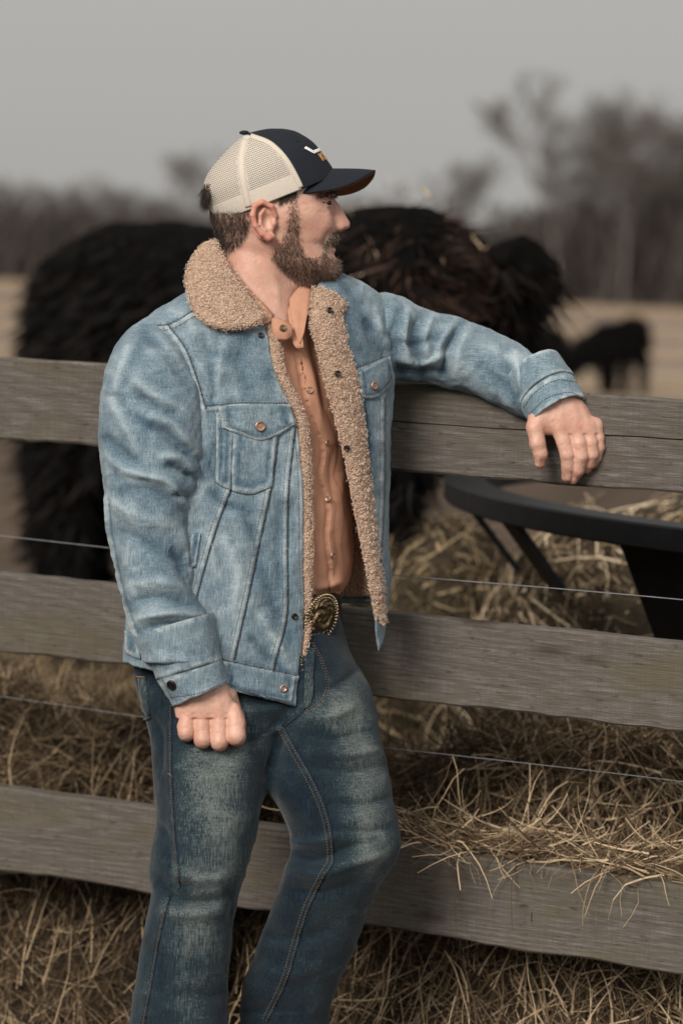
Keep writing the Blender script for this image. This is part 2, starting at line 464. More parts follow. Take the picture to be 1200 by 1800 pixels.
MAT['shirt'] = plain('rust_shirt_cloth', (.45, .230, .147, 1), .75, 0, .10, 40)
MAT['brass'] = plain('antique_brass', (.15, .105, .062, 1), .38, .9, .5, 300)
MAT['copper'] = plain('copper_stud', (.42, .27, .19, 1), .42, .75, .3, 300)
MAT['darkmetal'] = plain('dark_metal', (.05, .042, .04, 1), .4, .8, .4, 300)
MAT['thread'] = plain('tan_thread', (.19, .125, .075, 1), .8, 0, .35, 400)
MAT['thread_dark'] = plain('dark_blue_thread', (.035, .05, .07, 1), .8, 0, .4, 400)
MAT['leather'] = plain('dark_leather', (.018, .013, .011, 1), .45, 0, .3, 80)
MAT['navy'] = plain('navy_twill', (.010, .013, .019, 1), .9, 0, .3, 500)
MAT['visor_under'] = plain('brown_visor_lining', (.20, .080, .036, 1), .8, 0, .15, 200)
MAT['white'] = plain('white_embroidery', (.80, .78, .74, 1), .7, 0, .08, 500)
MAT['orange'] = plain('orange_embroidery', (.50, .27, .10, 1), .7, 0, .15, 500)
MAT['cream'] = plain('cream_cap_cloth', (.55, .485, .41, 1), .9, 0, .08, 500)
MAT['black_metal'] = plain('black_painted_metal', (.006, .006, .007, 1), .5, 0, .4, 30)
MAT['wire'] = plain('galvanised_wire', (.20, .205, .22, 1), .6, .3, .2, 100)
MAT['hay'] = hairmat('dry_hay', (.018, .012, .007, 1), (.120, .080, .045, 1), (.56, .42, .27, 1), .85)
MAT['hay_green'] = hairmat('olive_hay', (.020, .016, .009, 1), (.105, .076, .040, 1), (.44, .33, .20, 1), .85)
MAT['hay_pale'] = hairmat('golden_hay', (.050, .034, .020, 1), (.34, .24, .145, 1), (.80, .65, .46, 1), .85)
MAT['fur'] = hairmat('black_fur', (.0018, .0015, .0014, 1), (.0060, .0042, .0036, 1), (.060, .034, .024, 1), .6, .12)
MAT['cow_skin'] = plain('black_hide', (.003, .0026, .0024, 1), .95, 0, .4, 20)
MAT['cow_skin'].node_tree.nodes['Principled BSDF'].inputs['Specular IOR Level'].default_value = .05
MAT['bark'] = plain('hazy_grey_bark', (.14, .124, .116, 1), .95, 0, .35, 2)  # grey bark lightened, so the colour carries the haze over the far trees
MAT['eye'] = plain('eyeball', (.28, .24, .22, 1), .15, 0, .02, 30)
MAT['iris'] = plain('dark_iris', (.012, .009, .008, 1), .1, 0, .1, 300)
MAT['nail'] = plain('finger_nail', (.60, .36, .28, 1), .3, 0, .05, 300)
MAT['teeth'] = plain('teeth', (.62, .55, .46, 1), .3, 0, .05, 300)
# ---------------------------------------------------------------- the lie of the land
fA, fB = WD(0, 700, 4.39), WD(1200, 780, 3.94)
fdir = np.array([fB[0]-fA[0], fB[1]-fA[1], 0]); fdir /= np.linalg.norm(fdir)
fnor = np.array([-fdir[1], fdir[0], 0])                      # towards the pasture
fang = math.atan2(fdir[1], fdir[0])
def fq(x, y): return (x-fA[0])*fnor[0]+(y-fA[1])*fnor[1]
def fs(x, y): return (x-fA[0])*fdir[0]+(y-fA[1])*fdir[1]
def sstep(a, b, x): t = np.clip((x-a)/(b-a), 0, 1); return t*t*(3-2*t)
def gz(x, y):
    q, s = fq(x, y), fs(x, y)
    P = np.stack([x, y, np.zeros_like(x)], -1)
    z = .30*sstep(-.1, 1.1, q)
    z = z+(.50+.10*sstep(.6, 1., s)-.16*sstep(1.12, 1.3, s)+.06*vnoise(P, 3.1, 4)+.03*vnoise(P, 8, 6))*np.exp(-((q-.40)/np.where(q < .4, .25, .38))**2)*sstep(-3, -2, s)*sstep(5, 4, s)
    near = np.exp(-(q/12)**2)
    return z+near*(.035*vnoise(P, 1.3, 1)+.018*vnoise(P, 5, 2))
def fence_hit(u, v):
    r = WD(u, v, 1.0)-CM[:3, 3]; r = np.array(r)
    t = ((fA-CM[:3, 3])@fnor)/(r@fnor)
    return CM[:3, 3]+r*t

# ground sheet
ax = np.unique(np.concatenate([np.linspace(-3, 4, 90), np.sign(np.linspace(-1, 1, 81))*np.abs(np.linspace(-1, 1, 81))**3*1500]))
ay = np.unique(np.concatenate([np.linspace(-3, 11, 150), 11+np.linspace(0, 1, 60)**3*1500, [-60, -20, -8]]))
X, Y = np.meshgrid(ax, ay, indexing='ij')
G = np.stack([X, Y, gz(X, Y)], -1)
gm = M('pasture_ground', .95, .1)
co = gm.coord(); n1 = gm.noise(co, 1.1, 6, .6); n2 = gm.noise(gm.coord((.03, .35, 1)), 1, 4, .6); n3 = gm.noise(co, 45, 4, .65)
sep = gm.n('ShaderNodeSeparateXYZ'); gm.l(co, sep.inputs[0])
mud = gm.ramp(n1, (.3, (.055, .039, .028, 1)), (.7, (.15, .106, .078, 1)))
grass = gm.ramp(n2, (.32, (.20, .13, .075, 1)), (.5, (.36, .262, .175, 1)), (.68, (.48, .39, .30, 1)))
fy = gm.math('ADD', gm.math('MULTIPLY', sep.outputs[1], .045), gm.math('MULTIPLY', n1, .9))
c = gm.mix(gm.ramp(fy, (1.45/3, 0.), (1.95/3, 1.)) if False else gm.ramp(gm.math('DIVIDE', fy, 3.), (.42, 0.), (.62, 1.)), mud, grass)
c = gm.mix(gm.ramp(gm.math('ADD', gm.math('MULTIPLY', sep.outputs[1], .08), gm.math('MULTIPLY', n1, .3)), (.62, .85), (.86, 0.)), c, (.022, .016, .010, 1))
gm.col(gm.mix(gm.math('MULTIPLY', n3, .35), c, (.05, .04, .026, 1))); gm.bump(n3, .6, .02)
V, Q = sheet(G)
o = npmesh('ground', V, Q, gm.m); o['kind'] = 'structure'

# ---------------------------------------------------------------- the plank fence
fence = empty('plank_fence', Vector((*fence_hit(350, 1000)[:2], 0)), 'weathered grey three-board wooden fence the man leans on', 'fence')
BO = [((628, 702), (775, 866)), ((1007, 1130), (1145, 1288)), ((1383, 1558), (1529, 1712))]
FROT = np.array([[fdir[0], fnor[0], 0], [fdir[1], fnor[1], 0], [0, 0, 1]])
def lin(e, u): return e[0]+(e[1]-e[0])*u/1200
TH = .036
for bi, (te, be) in enumerate(BO):
    for side, (u0, u1) in enumerate(((-1500, 319), (324, 2300))):
        pt = [fence_hit(u, lin(te, u)) for u in (0, 1200)]; pb = [fence_hit(u, lin(be, u)) for u in (0, 1200)]
        s0, s1 = fs(*fence_hit(0, 900)[:2]), fs(*fence_hit(1200, 900)[:2])
        sa, sb = fs(*fence_hit(max(u0, -900), 900)[:2]), fs(*fence_hit(min(u1, 2100), 900)[:2])
        n = 90; s = np.linspace(sa, sb, n)
        zt = pt[0][2]+(pt[1][2]-pt[0][2])*(s-s0)/(s1-s0); zb = pb[0][2]+(pb[1][2]-pb[0][2])*(s-s0)/(s1-s0)
        k = bi*2+side
        P = np.stack([s*3, np.full(n, k*3.3), np.zeros(n)], -1)
        zt = zt+.0022*vnoise(P, 2, 3)+.0014*vnoise(P, 9, 5); zb = zb+.0035*vnoise(P, 2, 7)+.002*vnoise(P, 10, 8)
        mid = (zt[n//2]+zb[n//2])/2; cx = (sa+sb)/2; b = .004
        crack = .55+.06*vnoise(P, 1, 9) if (bi == 0 and side == 1) else None
        prof = [(0, zb+b), (0, None), (0, zt-b), (b, zt), (TH-b, zt), (TH, zt-b), (TH, zb+b), (TH-b, zb), (b, zb)]
        rows = []
        for (y, z) in prof:
            if z is None:
                if crack is None: zz = (zt+zb)/2; rows.append(np.stack([s-cx, np.full(n, y), zz-mid], -1)); continue
                f = zb+(zt-zb)*crack; dpt = .012
                for dz, dy in ((-.0012, 0), (0, dpt), (.0012, 0)): rows.append(np.stack([s-cx, np.full(n, y+dy), f+dz-mid], -1))
                continue
            rows.append(np.stack([s-cx, np.full(n, y), z-mid], -1))
        Gp = np.stack(rows+[rows[0]], 1)[:, ::-1]
        m = Gp.shape[1]-1
        V = Gp[:, :m].reshape(-1, 3); i = np.arange(n-1)[:, None]*m; j = np.arange(m)[None]; jj = (j+1) % m
        Qd = np.stack([i+j, i+jj, i+m+jj, i+m+j], -1).reshape(-1, 4)
        V[:, 1] += .0012*vnoise(V*np.array([4, 1, 30]), 1, k+3)*(V[:, 1] < .002)
        o = npmesh('plank', V, [Qd, np.arange(m)[None, ::-1].copy(), ((n-1)*m+np.arange(m))[None]], MAT['wood'], fence, smooth=False)
        org = fA+fdir*cx; org[2] = mid
        Mx = Matrix.Identity(4)
        for r in range(3):
            for cc in range(3): Mx[r][cc] = FROT[r, cc]
            Mx[r][3] = org[r]
        o.matrix_basis = Mx
def local_post(u, ztop):
    p = fence_hit(u, 900); n = 14; th = np.linspace(0, 2*np.pi, 4, endpoint=False)+np.pi/4
    z = np.linspace(-.3, ztop, n); V, fl = tube(np.stack([np.zeros(n), np.zeros(n), z], -1), np.full(n, .08)*(1+.03*rng.normal(size=n)), 4)
    o = npmesh('post', V, fl, MAT['wood'], fence, smooth=False)
    a = math.atan2(fdir[1], fdir[0])
    o.matrix_basis = Matrix.Translation((p[0]+fnor[0]*(TH+.060), p[1]+fnor[1]*(TH+.060), 0)) @ Matrix.Rotation(a, 4, 'Z')
for u in (322, -850, 2050): local_post(u, 1.42)
for (va, vb, sag) in ((947, 1064, 4), (1232, 1388, 5)):
    uu = np.linspace(-800, 2000, 40)
    p = np.array([fence_hit(u, va+(vb-va)*u/1200+sag*math.sin(u/260.)) for u in uu])+fnor*(TH+.004)
    V, fl = tube(p, .0009 if va < 1000 else .0006, 6)
    npmesh('wire', V, fl, MAT['wire'], fence)

# ---------------------------------------------------------------- the feeder ring and the hay heaps
fc = WD(1740, 900, 5.3); rad = 1.166; rz = 1.112
feeder = empty('hay_feeder', Vector((fc[0], fc[1], .3)), 'black round hay feeder ring behind the fence', 'feeder')
th = np.linspace(0, 2*np.pi, 145)
rows = [np.stack([fc[0]+(rad+a)*np.cos(th), fc[1]+(rad+a)*np.sin(th), np.full(145, rz+z)], -1) for a, z in
        ((-.055, .022), (.028, .022), (.032, .018), (.032, -.022), (.028, -.026), (-.055, -.026), (-.055, .022))]
V, Q = sheet(np.stack(rows, 1)); npmesh('rim', V, Q, MAT['black_metal'], feeder, smooth=False)
rows = [np.stack([fc[0]+(.80+a)*np.cos(th), fc[1]+(.80+a)*np.sin(th), np.full(145, .34+z)], -1) for a, z in ((-.02, .13), (.02, .13), (.02, -.13), (-.02, -.13), (-.02, .13))]
V, Q = sheet(np.stack(rows, 1)); npmesh('base_band', V, Q, MAT['black_metal'], feeder, smooth=False)
def ring_angle(u):
    best = min(np.linspace(math.pi, 1.5*math.pi, 600), key=lambda a: abs(pix(np.array([fc[0]+rad*math.cos(a), fc[1]+rad*math.sin(a), rz]))[0]-u))
    return best
def plate(a0, a1, ztop, zbot, rb, name):
    n = 6; aa = np.linspace(a0, a1, n); rows = []
    for t in np.linspace(0, 1, 8):
        r = rad-.01+(rb-rad)*t; z = ztop+(zbot-ztop)*t
        rows.append(np.stack([fc[0]+r*np.cos(aa), fc[1]+r*np.sin(aa), np.full(n, z)], -1))
    V, Q = sheet(np.stack(rows, 0), .014); npmesh(name, V, Q, MAT['black_metal'], feeder, smooth=False)
for u, w in ((811, .018), (884, .030)):
    a = ring_angle(u); plate(a-w, a+w, rz-.01, .95, 1.04, 'slanted_bar')
a0 = ring_angle(1086); plate(a0, a0+.34, rz-.01, .62, .88, 'slanted_panel')
for k in range(4):
    a = a0+.75+k*.42; plate(a, a+.12, rz-.01, .45, .80, 'slanted_bar')

def heap(name, label, c, r, h, nst, mat, seed, z0, rs=(.0009, .0024), ln=(.07, .22)):
    n, m = 40, 22; ph = np.linspace(0, 2*np.pi, n); el = np.linspace(0, 1, m)
    P = []
    for e in el:
        rr = (1-e**2.6)**.55
        P.append(np.stack([c[0]+r[0]*rr*np.cos(ph), c[1]+r[1]*rr*np.sin(ph), np.full(n, z0+h*e)], -1))
    P = np.stack(P, 0)
    d = vnoise(P, 6, seed)*.06+vnoise(P, 15, seed+1)*.03; d[:, -1] = d[:, 0]
    P = P+(P-np.array([c[0], c[1], z0+h*.3]))*d[..., None]
    root = empty(name, Vector((c[0], c[1], z0)), label, 'hay')
    V, Q = sheet(P); q = npmesh('packed_core', V, Q, MAT['hay_core'], root)
    p, nn = sample(V, Q, nst, seed=seed)
    nn = np.where(((p-np.array([c[0], c[1], z0]))*nn).sum(1, keepdims=True) < 0, -nn, nn)
    g = np.random.default_rng(seed)
    d = np.cross(nn, g.normal(size=(nst, 3))); d /= np.linalg.norm(d, axis=1, keepdims=True)
    d = d+nn*g.uniform(-.05, .55, (nst, 1))
    L = g.uniform(*ln, nst)
    V, Q, rn = strands(p-d*L[:, None]*.3+nn*.004, d, L, g.uniform(*rs, nst), 4, .26, .06, .18, 2, seed, .5)
    npmesh('loose_strands', V, Q, mat, root, attrs={'rnd': rn}); bpy.data.objects[root.name].children[-1]['kind'] = 'stuff'
    return root
MAT['hay_core'] = plain('packed_hay', (.035, .025, .014, 1), .95, 0, .5, 30)
cA = WD(1035, 1000, 5.35); heap('hay_pile', 'golden hay pile heaped inside the black feeder ring', cA, (.30, .34), .80, 11000, MAT['hay_pale'], 11, .26)
cB = WD(800, 1000, 5.75); heap('hay_pile', 'darker olive hay pile left of the feeder, next to the jacket hem', cB, (.27, .30), .72, 9000, MAT['hay_green'], 12, .26)

heap('hay_pile', 'flat bed of hay lying in the middle of the feeder ring', fc+np.array([-.30, .12, 0]), (.80, .80), .95, 9000, MAT['hay_pale'], 13, .26)
# hay strewn on the ground
def ground_hay(name, n, srange, qrange, ln, rd, seed, label, mat, lift=.02, qpow=1., up=.25):
    g = np.random.default_rng(seed)
    s = g.uniform(*srange, n); q = qrange[0]+(qrange[1]-qrange[0])*g.random(n)**qpow
    wd = 1+np.clip(q, 0, 9)*.16
    s = (s-1.0)*wd+1.0-np.clip(q, 0, 9)*.10
    x = fA[0]+fdir[0]*s+fnor[0]*q; y = fA[1]+fdir[1]*s+fnor[1]*q
    z = gz(x, y)
    d = np.stack([g.normal(size=n), g.normal(size=n), g.normal(size=n)*up+up*.5], -1)
    d /= np.linalg.norm(d, axis=1, keepdims=True)
    e = .02; sl = np.stack([(gz(x+e, y)-z)/e, (gz(x, y+e)-z)/e], -1)
    d[:, 2] += (d[:, :2]*sl).sum(1)*.8
    L = g.uniform(*ln, n)*(1+.6*(g.random(n) > .93))
    p = np.stack([x, y, z+g.random(n)*lift], -1)-d*L[:, None]*.4
    p[:, 2] = np.maximum(p[:, 2], z-.01)
    V, Q, rn = strands(p, d, L, g.uniform(*rd, n), 4, .24, .05, .16, 2, seed, .55)
    clump = vnoise(V, 2.3, 5)*.22
    o = npmesh(name, V, Q, mat, attrs={'rnd': np.clip(rn*.8+.1+clump, 0, 1)}); tag(o, label, 'hay', kind='stuff'); return o
ground_hay('hay_litter', 38000, (-.35, 1.75), (.0, 1.0), (.06, .22), (.0006, .0016), 21, 'dry brown hay heaped along the back of the fence', MAT['hay'], .05)
ground_hay('hay_litter', 26000, (-.6, 2.1), (.6, 4.2), (.08, .26), (.0008, .0021), 22, 'dry grass and hay strewn over the pasture behind the fence', MAT['hay_green'], .05, 1.3)
ground_hay('hay_litter', 5000, (-.7, 2.2), (-.9, .0), (.06, .2), (.0006, .0015), 23, 'flattened straw on the ground in front of the fence', MAT['hay'], .03)
# wisps hanging over the lowest board
g = np.random.default_rng(31)
n = 1500
s = np.concatenate([g.normal(.93, .13, 740), g.uniform(.75, 1.25, 420), g.normal(1.22, .05, 340)])
bz = np.interp(s, [0, 1.2], [fence_hit(0, 1383)[2], fence_hit(1200, 1558)[2]])
p = fA[None]+fdir*s[:, None]+fnor*g.uniform(.0, .14, (n, 1)); p[:, 2] = bz+g.uniform(-.01, .05, n)*g.random(n)
d = fdir*g.normal(size=(n, 1))*1.0-fnor*g.uniform(-.3, .8, (n, 1)); d[:, 2] += g.uniform(-.1, .4, n)
V, Q, rn = strands(p, d, g.uniform(.05, .17, n), g.uniform(.0006, .0014, n), 5, .22, .14, .12, 2, 31, .5)
fr = fq(V[:, 0], V[:, 1]); lowz = np.interp(fs(V[:, 0], V[:, 1]), [0, 1.2], [fence_hit(0, 1383)[2], fence_hit(1200, 1558)[2]])
inside = (fr > -.002) & (fr < TH+.002) & (V[:, 2] < lowz+.001)
bad = inside.reshape(n, -1).any(1); keep = ~np.repeat(bad, Q.shape[0]//n); Q = Q[keep]
o = npmesh('hay_wisps', V, Q, MAT['hay'], attrs={'rnd': np.clip(rn*.7+.3, 0, 1)}); tag(o, 'loose hay wisps lying over the lowest board right of the knee', 'hay', kind='stuff')

# ---------------------------------------------------------------- far fence
ff = empty('rail_fence', Vector((0, 33, .3)), 'far blurred grey rail fence crossing the dry field', 'fence')
for z in (.52, .80, 1.06):
    V, Qb = box((0, 33, z), (24, .03, .055)); npmesh('rail', V, Qb, MAT['far_wood'] if 'far_wood' in MAT else MAT.setdefault('far_wood', plain('grey_rail', (.17, .14, .12, 1), .9, 0, .3, 3)), ff, smooth=False)
for k in range(20):
    V, Qb = box((-23.0+k*2.4, 33.08, .70), (.06, .05, .48)); npmesh('post', V, Qb, MAT['far_wood'], ff, smooth=False)

# ---------------------------------------------------------------- the bare wood on the horizon
def gen_tree(H, seed, spread=.55):
    g = random.Random(seed); trunk, tw = [], []
    def grow(p, d, L, r, lv):
        n = 3 if lv < 2 else 2
        for i in range(n):
            q = p+d*(L/n); (trunk if lv == 0 else tw).append((p, q, r, r*.86)); p = q; r *= .86
            d = (d+np.array([g.gauss(0, .10), g.gauss(0, .10), .05])); d /= np.linalg.norm(d)
            if lv < 5:
                for _ in range(1 if lv else (1 if i else 0)):
                    a = g.uniform(0, 6.28); e = d+spread*1.5*np.array([math.cos(a), math.sin(a), g.uniform(-.1, .5)]); e /= np.linalg.norm(e)
                    grow(p, e, L*g.uniform(.5, .72), max(r*.6, .018), lv+1)
        if lv < 5:
            for _ in range(2):
                a = g.uniform(0, 6.28); e = d+spread*np.array([math.cos(a), math.sin(a), .2]); e /= np.linalg.norm(e)
                grow(p, e, L*g.uniform(.55, .75), max(r*.75, .018), lv+1)
    grow(np.zeros(3), np.array([0, 0, 1.]), H*.40, H*.017, 0)
    def seg(S_):
        a = np.array([x[0] for x in S_]); b = np.array([x[1] for x in S_]); r0 = np.array([x[2] for x in S_]); r1 = np.array([x[3] for x in S_])
        d = b-a; n = np.cross(d, [.3, .8, .1]); n /= np.linalg.norm(n, axis=1, keepdims=True); m = np.cross(d, n); m /= np.linalg.norm(m, axis=1, keepdims=True)
        V = np.stack([x+(n*math.cos(t)+m*math.sin(t))*r[:, None] for x, r in ((a, r0), (b, r1)) for t in (0, 2.094, 4.189)], 1).reshape(-1, 3)
        o = np.arange(len(S_))[:, None]*6
        Q = np.concatenate([o+np.array([[0, 1, 4, 3]]), o+np.array([[1, 2, 5, 4]]), o+np.array([[2, 0, 3, 5]])])
        return V, Q
    return seg(trunk), seg(tw)
protos = []
for k in range(4):
    (tv, tq), (cv, cq) = gen_tree(1.0*10, 40+k, (.5, .38, .6, .45)[k])
    protos.append((tv, tq, cv, cq))
tm = [None]*4
def put_tree(k, u, D, H, label, group, rz):
    p = WD(u, 900, D); root = empty('bare_tree', Vector((p[0], p[1], .28)), label, 'tree', group)
    root.scale = (H/10,)*3; root.rotation_euler = (0, 0, rz)
    if tm[k] is None:
        tv, tq, cv, cq = protos[k]
        a = npmesh('trunk', tv, tq, MAT['bark'], root); b = npmesh('crown', cv, cq, MAT['bark'], root); tm[k] = (a, b)
        a.matrix_parent_inverse = b.matrix_parent_inverse = Matrix.Identity(4)
    else:
        for o_, nm in zip(tm[k], ('trunk', 'crown')):
            c_ = copy_obj(o_, nm, root); c_.matrix_parent_inverse = Matrix.Identity(4)
tall = [(925, 148, 12.6), (985, 152, 12.9), (1040, 146, 12.4), (1095, 150, 11.6), (1150, 149, 9.4), (1195, 147, 8.8), (1010, 160, 9.5), (880, 158, 6.4), (1245, 150, 11), (1330, 152, 12), (1430, 149, 10.5), (1120, 158, 9.0), (950, 162, 9.0), (1070, 160, 9.6)]
for i, (u, D, H) in enumerate(tall):
    put_tree(i % 4, u+34, D, H*1.04, 'tall bare tree in the blurred wood at the right edge', 'tall trees at the right', i*1.7)
put_tree(1, 790, 150, 9.0, 'small lone bare tree rising behind the shaggy cow mane', None, 1.)
put_tree(3, 335, 185, 10.6, 'pale bare tree rising behind the back of the cap', None, 2.)
low = [(-420, 6.0), (-300, 5.5), (-190, 5.8), (-100, 5.6), (-20, 5.8), (40, 6.0), (95, 5.6), (150, 5.7), (205, 5.9), (255, 5.3), (300, 5.5), (410, 5.6), (470, 5.4), (560, 5.8), (640, 5.9), (700, 5.7), (745, 5.6), (850, 6.0)]
for i, (u, H) in enumerate(low):
    put_tree((i+1) % 4, u, 150+(i % 3)*5, H*1.12, 'low bare tree in the blurred treeline left of the tall trees', 'low trees of the treeline', i*2.1)
g = np.random.default_rng(51); n = 27000
u = np.concatenate([g.uniform(-120, 1330, 16000), g.uniform(-1100, -120, 5500), g.uniform(1330, 2300, 5500)]); D = g.uniform(148, 170, n); b = WD(u, 900, D); b[:, 2] = .25
hh = np.interp(u, [-100, 250, 330, 420, 600, 760, 860, 950, 1100, 1330], [4.9, 4.8, 4.5, 4.5, 4.9, 4.8, 4.7, 6.0, 7.0, 7.6])*g.uniform(.45, 1.12, n)
d = np.stack([g.normal(0, .22, n), g.normal(0, .2, n), np.ones(n)], -1)
V, Q, rn = strands(b, d, hh, g.uniform(.05, .11, n), 3, 0., 0., .14, 2, 51, .35)
MAT['thicket'] = hairmat('thicket_twigs', (.042, .036, .033, 1), (.072, .061, .057, 1), (.12, .10, .093, 1), .95)
o = npmesh('thicket', V, Q, MAT['thicket'], attrs={'rnd': rn}); tag(o, 'dense brown undergrowth of the far wood', 'wood', kind='stuff')
# ---------------------------------------------------------------- the big shaggy cow
def cow_D(u): return np.interp(u, [0, 60, 720, 850, 1000], [8.1, 8.0, 6.2, 6.3, 6.45])
def CW(P): return WD(P[..., 0], P[..., 1], cow_D(P[..., 0])+P[..., 2]/607.)
g3 = Grid((15, 330, -330), (1010, 1370, 330), 9.)
T = crv((50, 585), (58, 505), (80, 462), (120, 428), (165, 402), (220, 391), (300, 392), (380, 398), (480, 394), (560, 386), (600, 376), (650, 366), (720, 362), (770, 374), (800, 398), (818, 440), (838, 520))
B = crv((50, 640), (70, 760), (120, 800), (200, 810), (350, 830), (560, 860), (700, 850), (780, 760), (838, 600))
HW = crv((50, 60), (80, 150), (160, 205), (400, 230), (600, 215), (720, 190), (800, 150), (838, 80))
u = g3.u; t, b, hw = (f(u).astype(np.float32) for f in (T, B, HW))
cy, ry = (t+b)/2, (b-t)/2
f = (((np.abs((g3.v-cy)/ry)**2.6+np.abs(g3.w/hw)**2.4)**(1/2.5))-1)*np.minimum(ry, hw)
f = np.maximum(f, np.maximum(50-u, u-838)); f = f.astype(np.float32)
for wz, du in ((-120, 0), (110, 45)):
    f = smin(f, chain(g3, [(118+du, 690, wz, 95), (108+du, 830, wz, 62), (98+du, 930, wz, 46), (108+du, 1010, wz, 36), (112+du, 1120, wz, 38)], 30), 50)
    f = smin(f, chain(g3, [(690-du*.6, 770, wz, 70), (698-du*.6, 930, wz, 40), (690-du*.6, 1080, wz, 34), (690-du*.6, 1335, wz, 34)], 30), 40)
f = smin(f, chain(g3, [(770, 480, 0, 95), (868, 505, -10, 58), (908, 492, -10, 70), (908, 552, -10, 44), (898, 625, -10, 34)], 20), 30)
for sgn in (-1, 1): f = smin(f, chain(g3, [(885, 455, sgn*60-10, 18), (880, 465, sgn*120-10, 14)], 8), 10)
V, Q = nets(f, g3); V = relax(V, Q, 2)
N = normals(V, Q)
V = V+N*(6*vnoise(V, .03, 3)+3*vnoise(V, .08, 4))[:, None]
Vw = CW(V)
lowi = np.argsort(Vw[:, 2])[:50]
cow = empty('cow', Vector((*Vw[:, :2].mean(0), .3)), 'large shaggy black cow standing behind the man and the fence', 'cow')
npmesh('body', Vw, Q, MAT['cow_skin'], cow)
g = np.random.default_rng(61)
p, nn = sample(Vw, Q, 32000, seed=61)
vd = p-CM[:3, 3]; vd /= np.linalg.norm(vd, axis=1, keepdims=True)
k = (nn*vd).sum(1) < .45; p, nn = p[k], nn[k]
px = pix(p); mane = (px[:, 0] > 575) & (px[:, 0] < 850) & (px[:, 1] < 640); head = (px[:, 0] >= 845) & (px[:, 1] < 600)
n = len(p); d = nn*.55+np.array([0, 0, -.75])+g.normal(size=(n, 3))*.22
d[mane] = nn[mane]*.30+np.array([.16, -.15, -.5])+np.where(px[mane, :1] < 700, .12, -.04)*np.array([1., 0, 0])+g.normal(size=(mane.sum(), 3))*.32
d[head] = nn[head]*.22+np.array([.06, 0, -.8])+g.normal(size=(head.sum(), 3))*.12
d[:, 2] = np.minimum(d[:, 2], .04); d[mane, 2] = np.minimum(d[mane, 2], -.05)
L = g.uniform(.05, .13, n); L[mane] *= 1.1; L[head] *= np.where(px[head, 1] > 540, .7, 1.3)
L *= np.where(px[:, 1] < 480, np.where(mane | head, 1, .6), 1)
V, Q, rn = strands(p-nn*.01, d, L, g.uniform(.0018, .0050, n), 4, .22, .10, .10, 2, 61, .12)
rep = 10
tint = np.repeat(np.where(mane, .30, np.where(head, .08, -.05)), rep)
o = npmesh('shaggy_coat', V, Q, MAT['fur'], cow, attrs={'rnd': np.clip(rn*.75+tint, 0, 1)}); o['kind'] = 'stuff'
# bits of hay caught in the mane
m = np.nonzero(mane)[0]; m = g.choice(m, 70); 
d = g.normal(size=(70, 3)); V, Q, rn = strands(p[m]+nn[m]*.05, d, g.uniform(.015, .06, 70), .0014, 3, .2, .1, .1, 2, 62, .6)
o = npmesh('hay_bits', V, Q, MAT['hay'], cow, attrs={'rnd': np.clip(rn*.6+.4, 0, 1)}); o['kind'] = 'stuff'
# ---------------------------------------------------------------- far calves
def beast(name, label, D, parts, legs, lo, hi, group):
    gg = Grid(lo, hi, 2.5); f = None
    for c_, r_ in parts:
        d = ell(gg, c_, r_); f = d if f is None else smin(f, d, 14)
    for a, b in legs: f = smin(f, chain(gg, [(*a, 10), ((a[0]+b[0])/2, (a[1]+b[1])/2, (a[2]+b[2])/2, 6.5), (*b, 6)], 5), 8)
    V, Q = nets(f, gg); Vw = WD(V[:, 0], V[:, 1], D+V[:, 2]*D/F)
    r = empty(name, Vector((*Vw[:, :2].mean(0), Vw[:, 2].min())), label, 'calf', group); npmesh('body', Vw, Q, MAT['cow_skin'], r)
    p, nn = sample(Vw, Q, 1500, seed=71); g = np.random.default_rng(5)
    d = nn*.5+np.array([0, 0, -.6])+g.normal(size=(1500, 3))*.3
    V, Q, rn = strands(p, d, g.uniform(.04, .10, 1500), .012, 2, 0, .1, .1, 2, 72, .2)
    o = npmesh('coat', V, Q, MAT['fur'], r, attrs={'rnd': rn*.5}); o['kind'] = 'stuff'
beast('calf', 'small black calf standing in the dry field at the right', 28.,
      [((1082, 602, 0), (56, 36, 26)), ((1112, 590, 0), (30, 34, 24)), ((1035, 618, 0), (34, 26, 22)), ((1006, 634, 0), (22, 17, 15))],
      [((1060, 640, -14), (1062, 688, -14)), ((1074, 640, 14), (1076, 686, 14)), ((1100, 640, -14), (1098, 690, -14)), ((1130, 630, 14), (1130, 690, 14))],
      (965, 535, -45), (1165, 710, 45), 'calves in the far field')
beast('calf', 'second black calf half hidden behind the sleeve on the fence', 27.,
      [((940, 604, 0), (54, 36, 26)), ((978, 628, 0), (32, 24, 20)), ((1000, 646, 0), (20, 16, 14))],
      [((895, 640, -14), (895, 690, -14)), ((912, 640, 14), (912, 690, 14)), ((950, 645, -14), (950, 690, -14)), ((962, 645, 14), (962, 690, 14))],
      (850, 550, -45), (1030, 710, 45), 'calves in the far field')
# ================================================================ the man
foot = W(np.array([430, 1900, 0.])); foot[2] = 0
man = empty('person', Vector(foot), 'bearded man in cap, denim jacket and jeans leaning on the fence', 'person')
WC = -4.                                                     # middle plane of the head, which is seen in profile
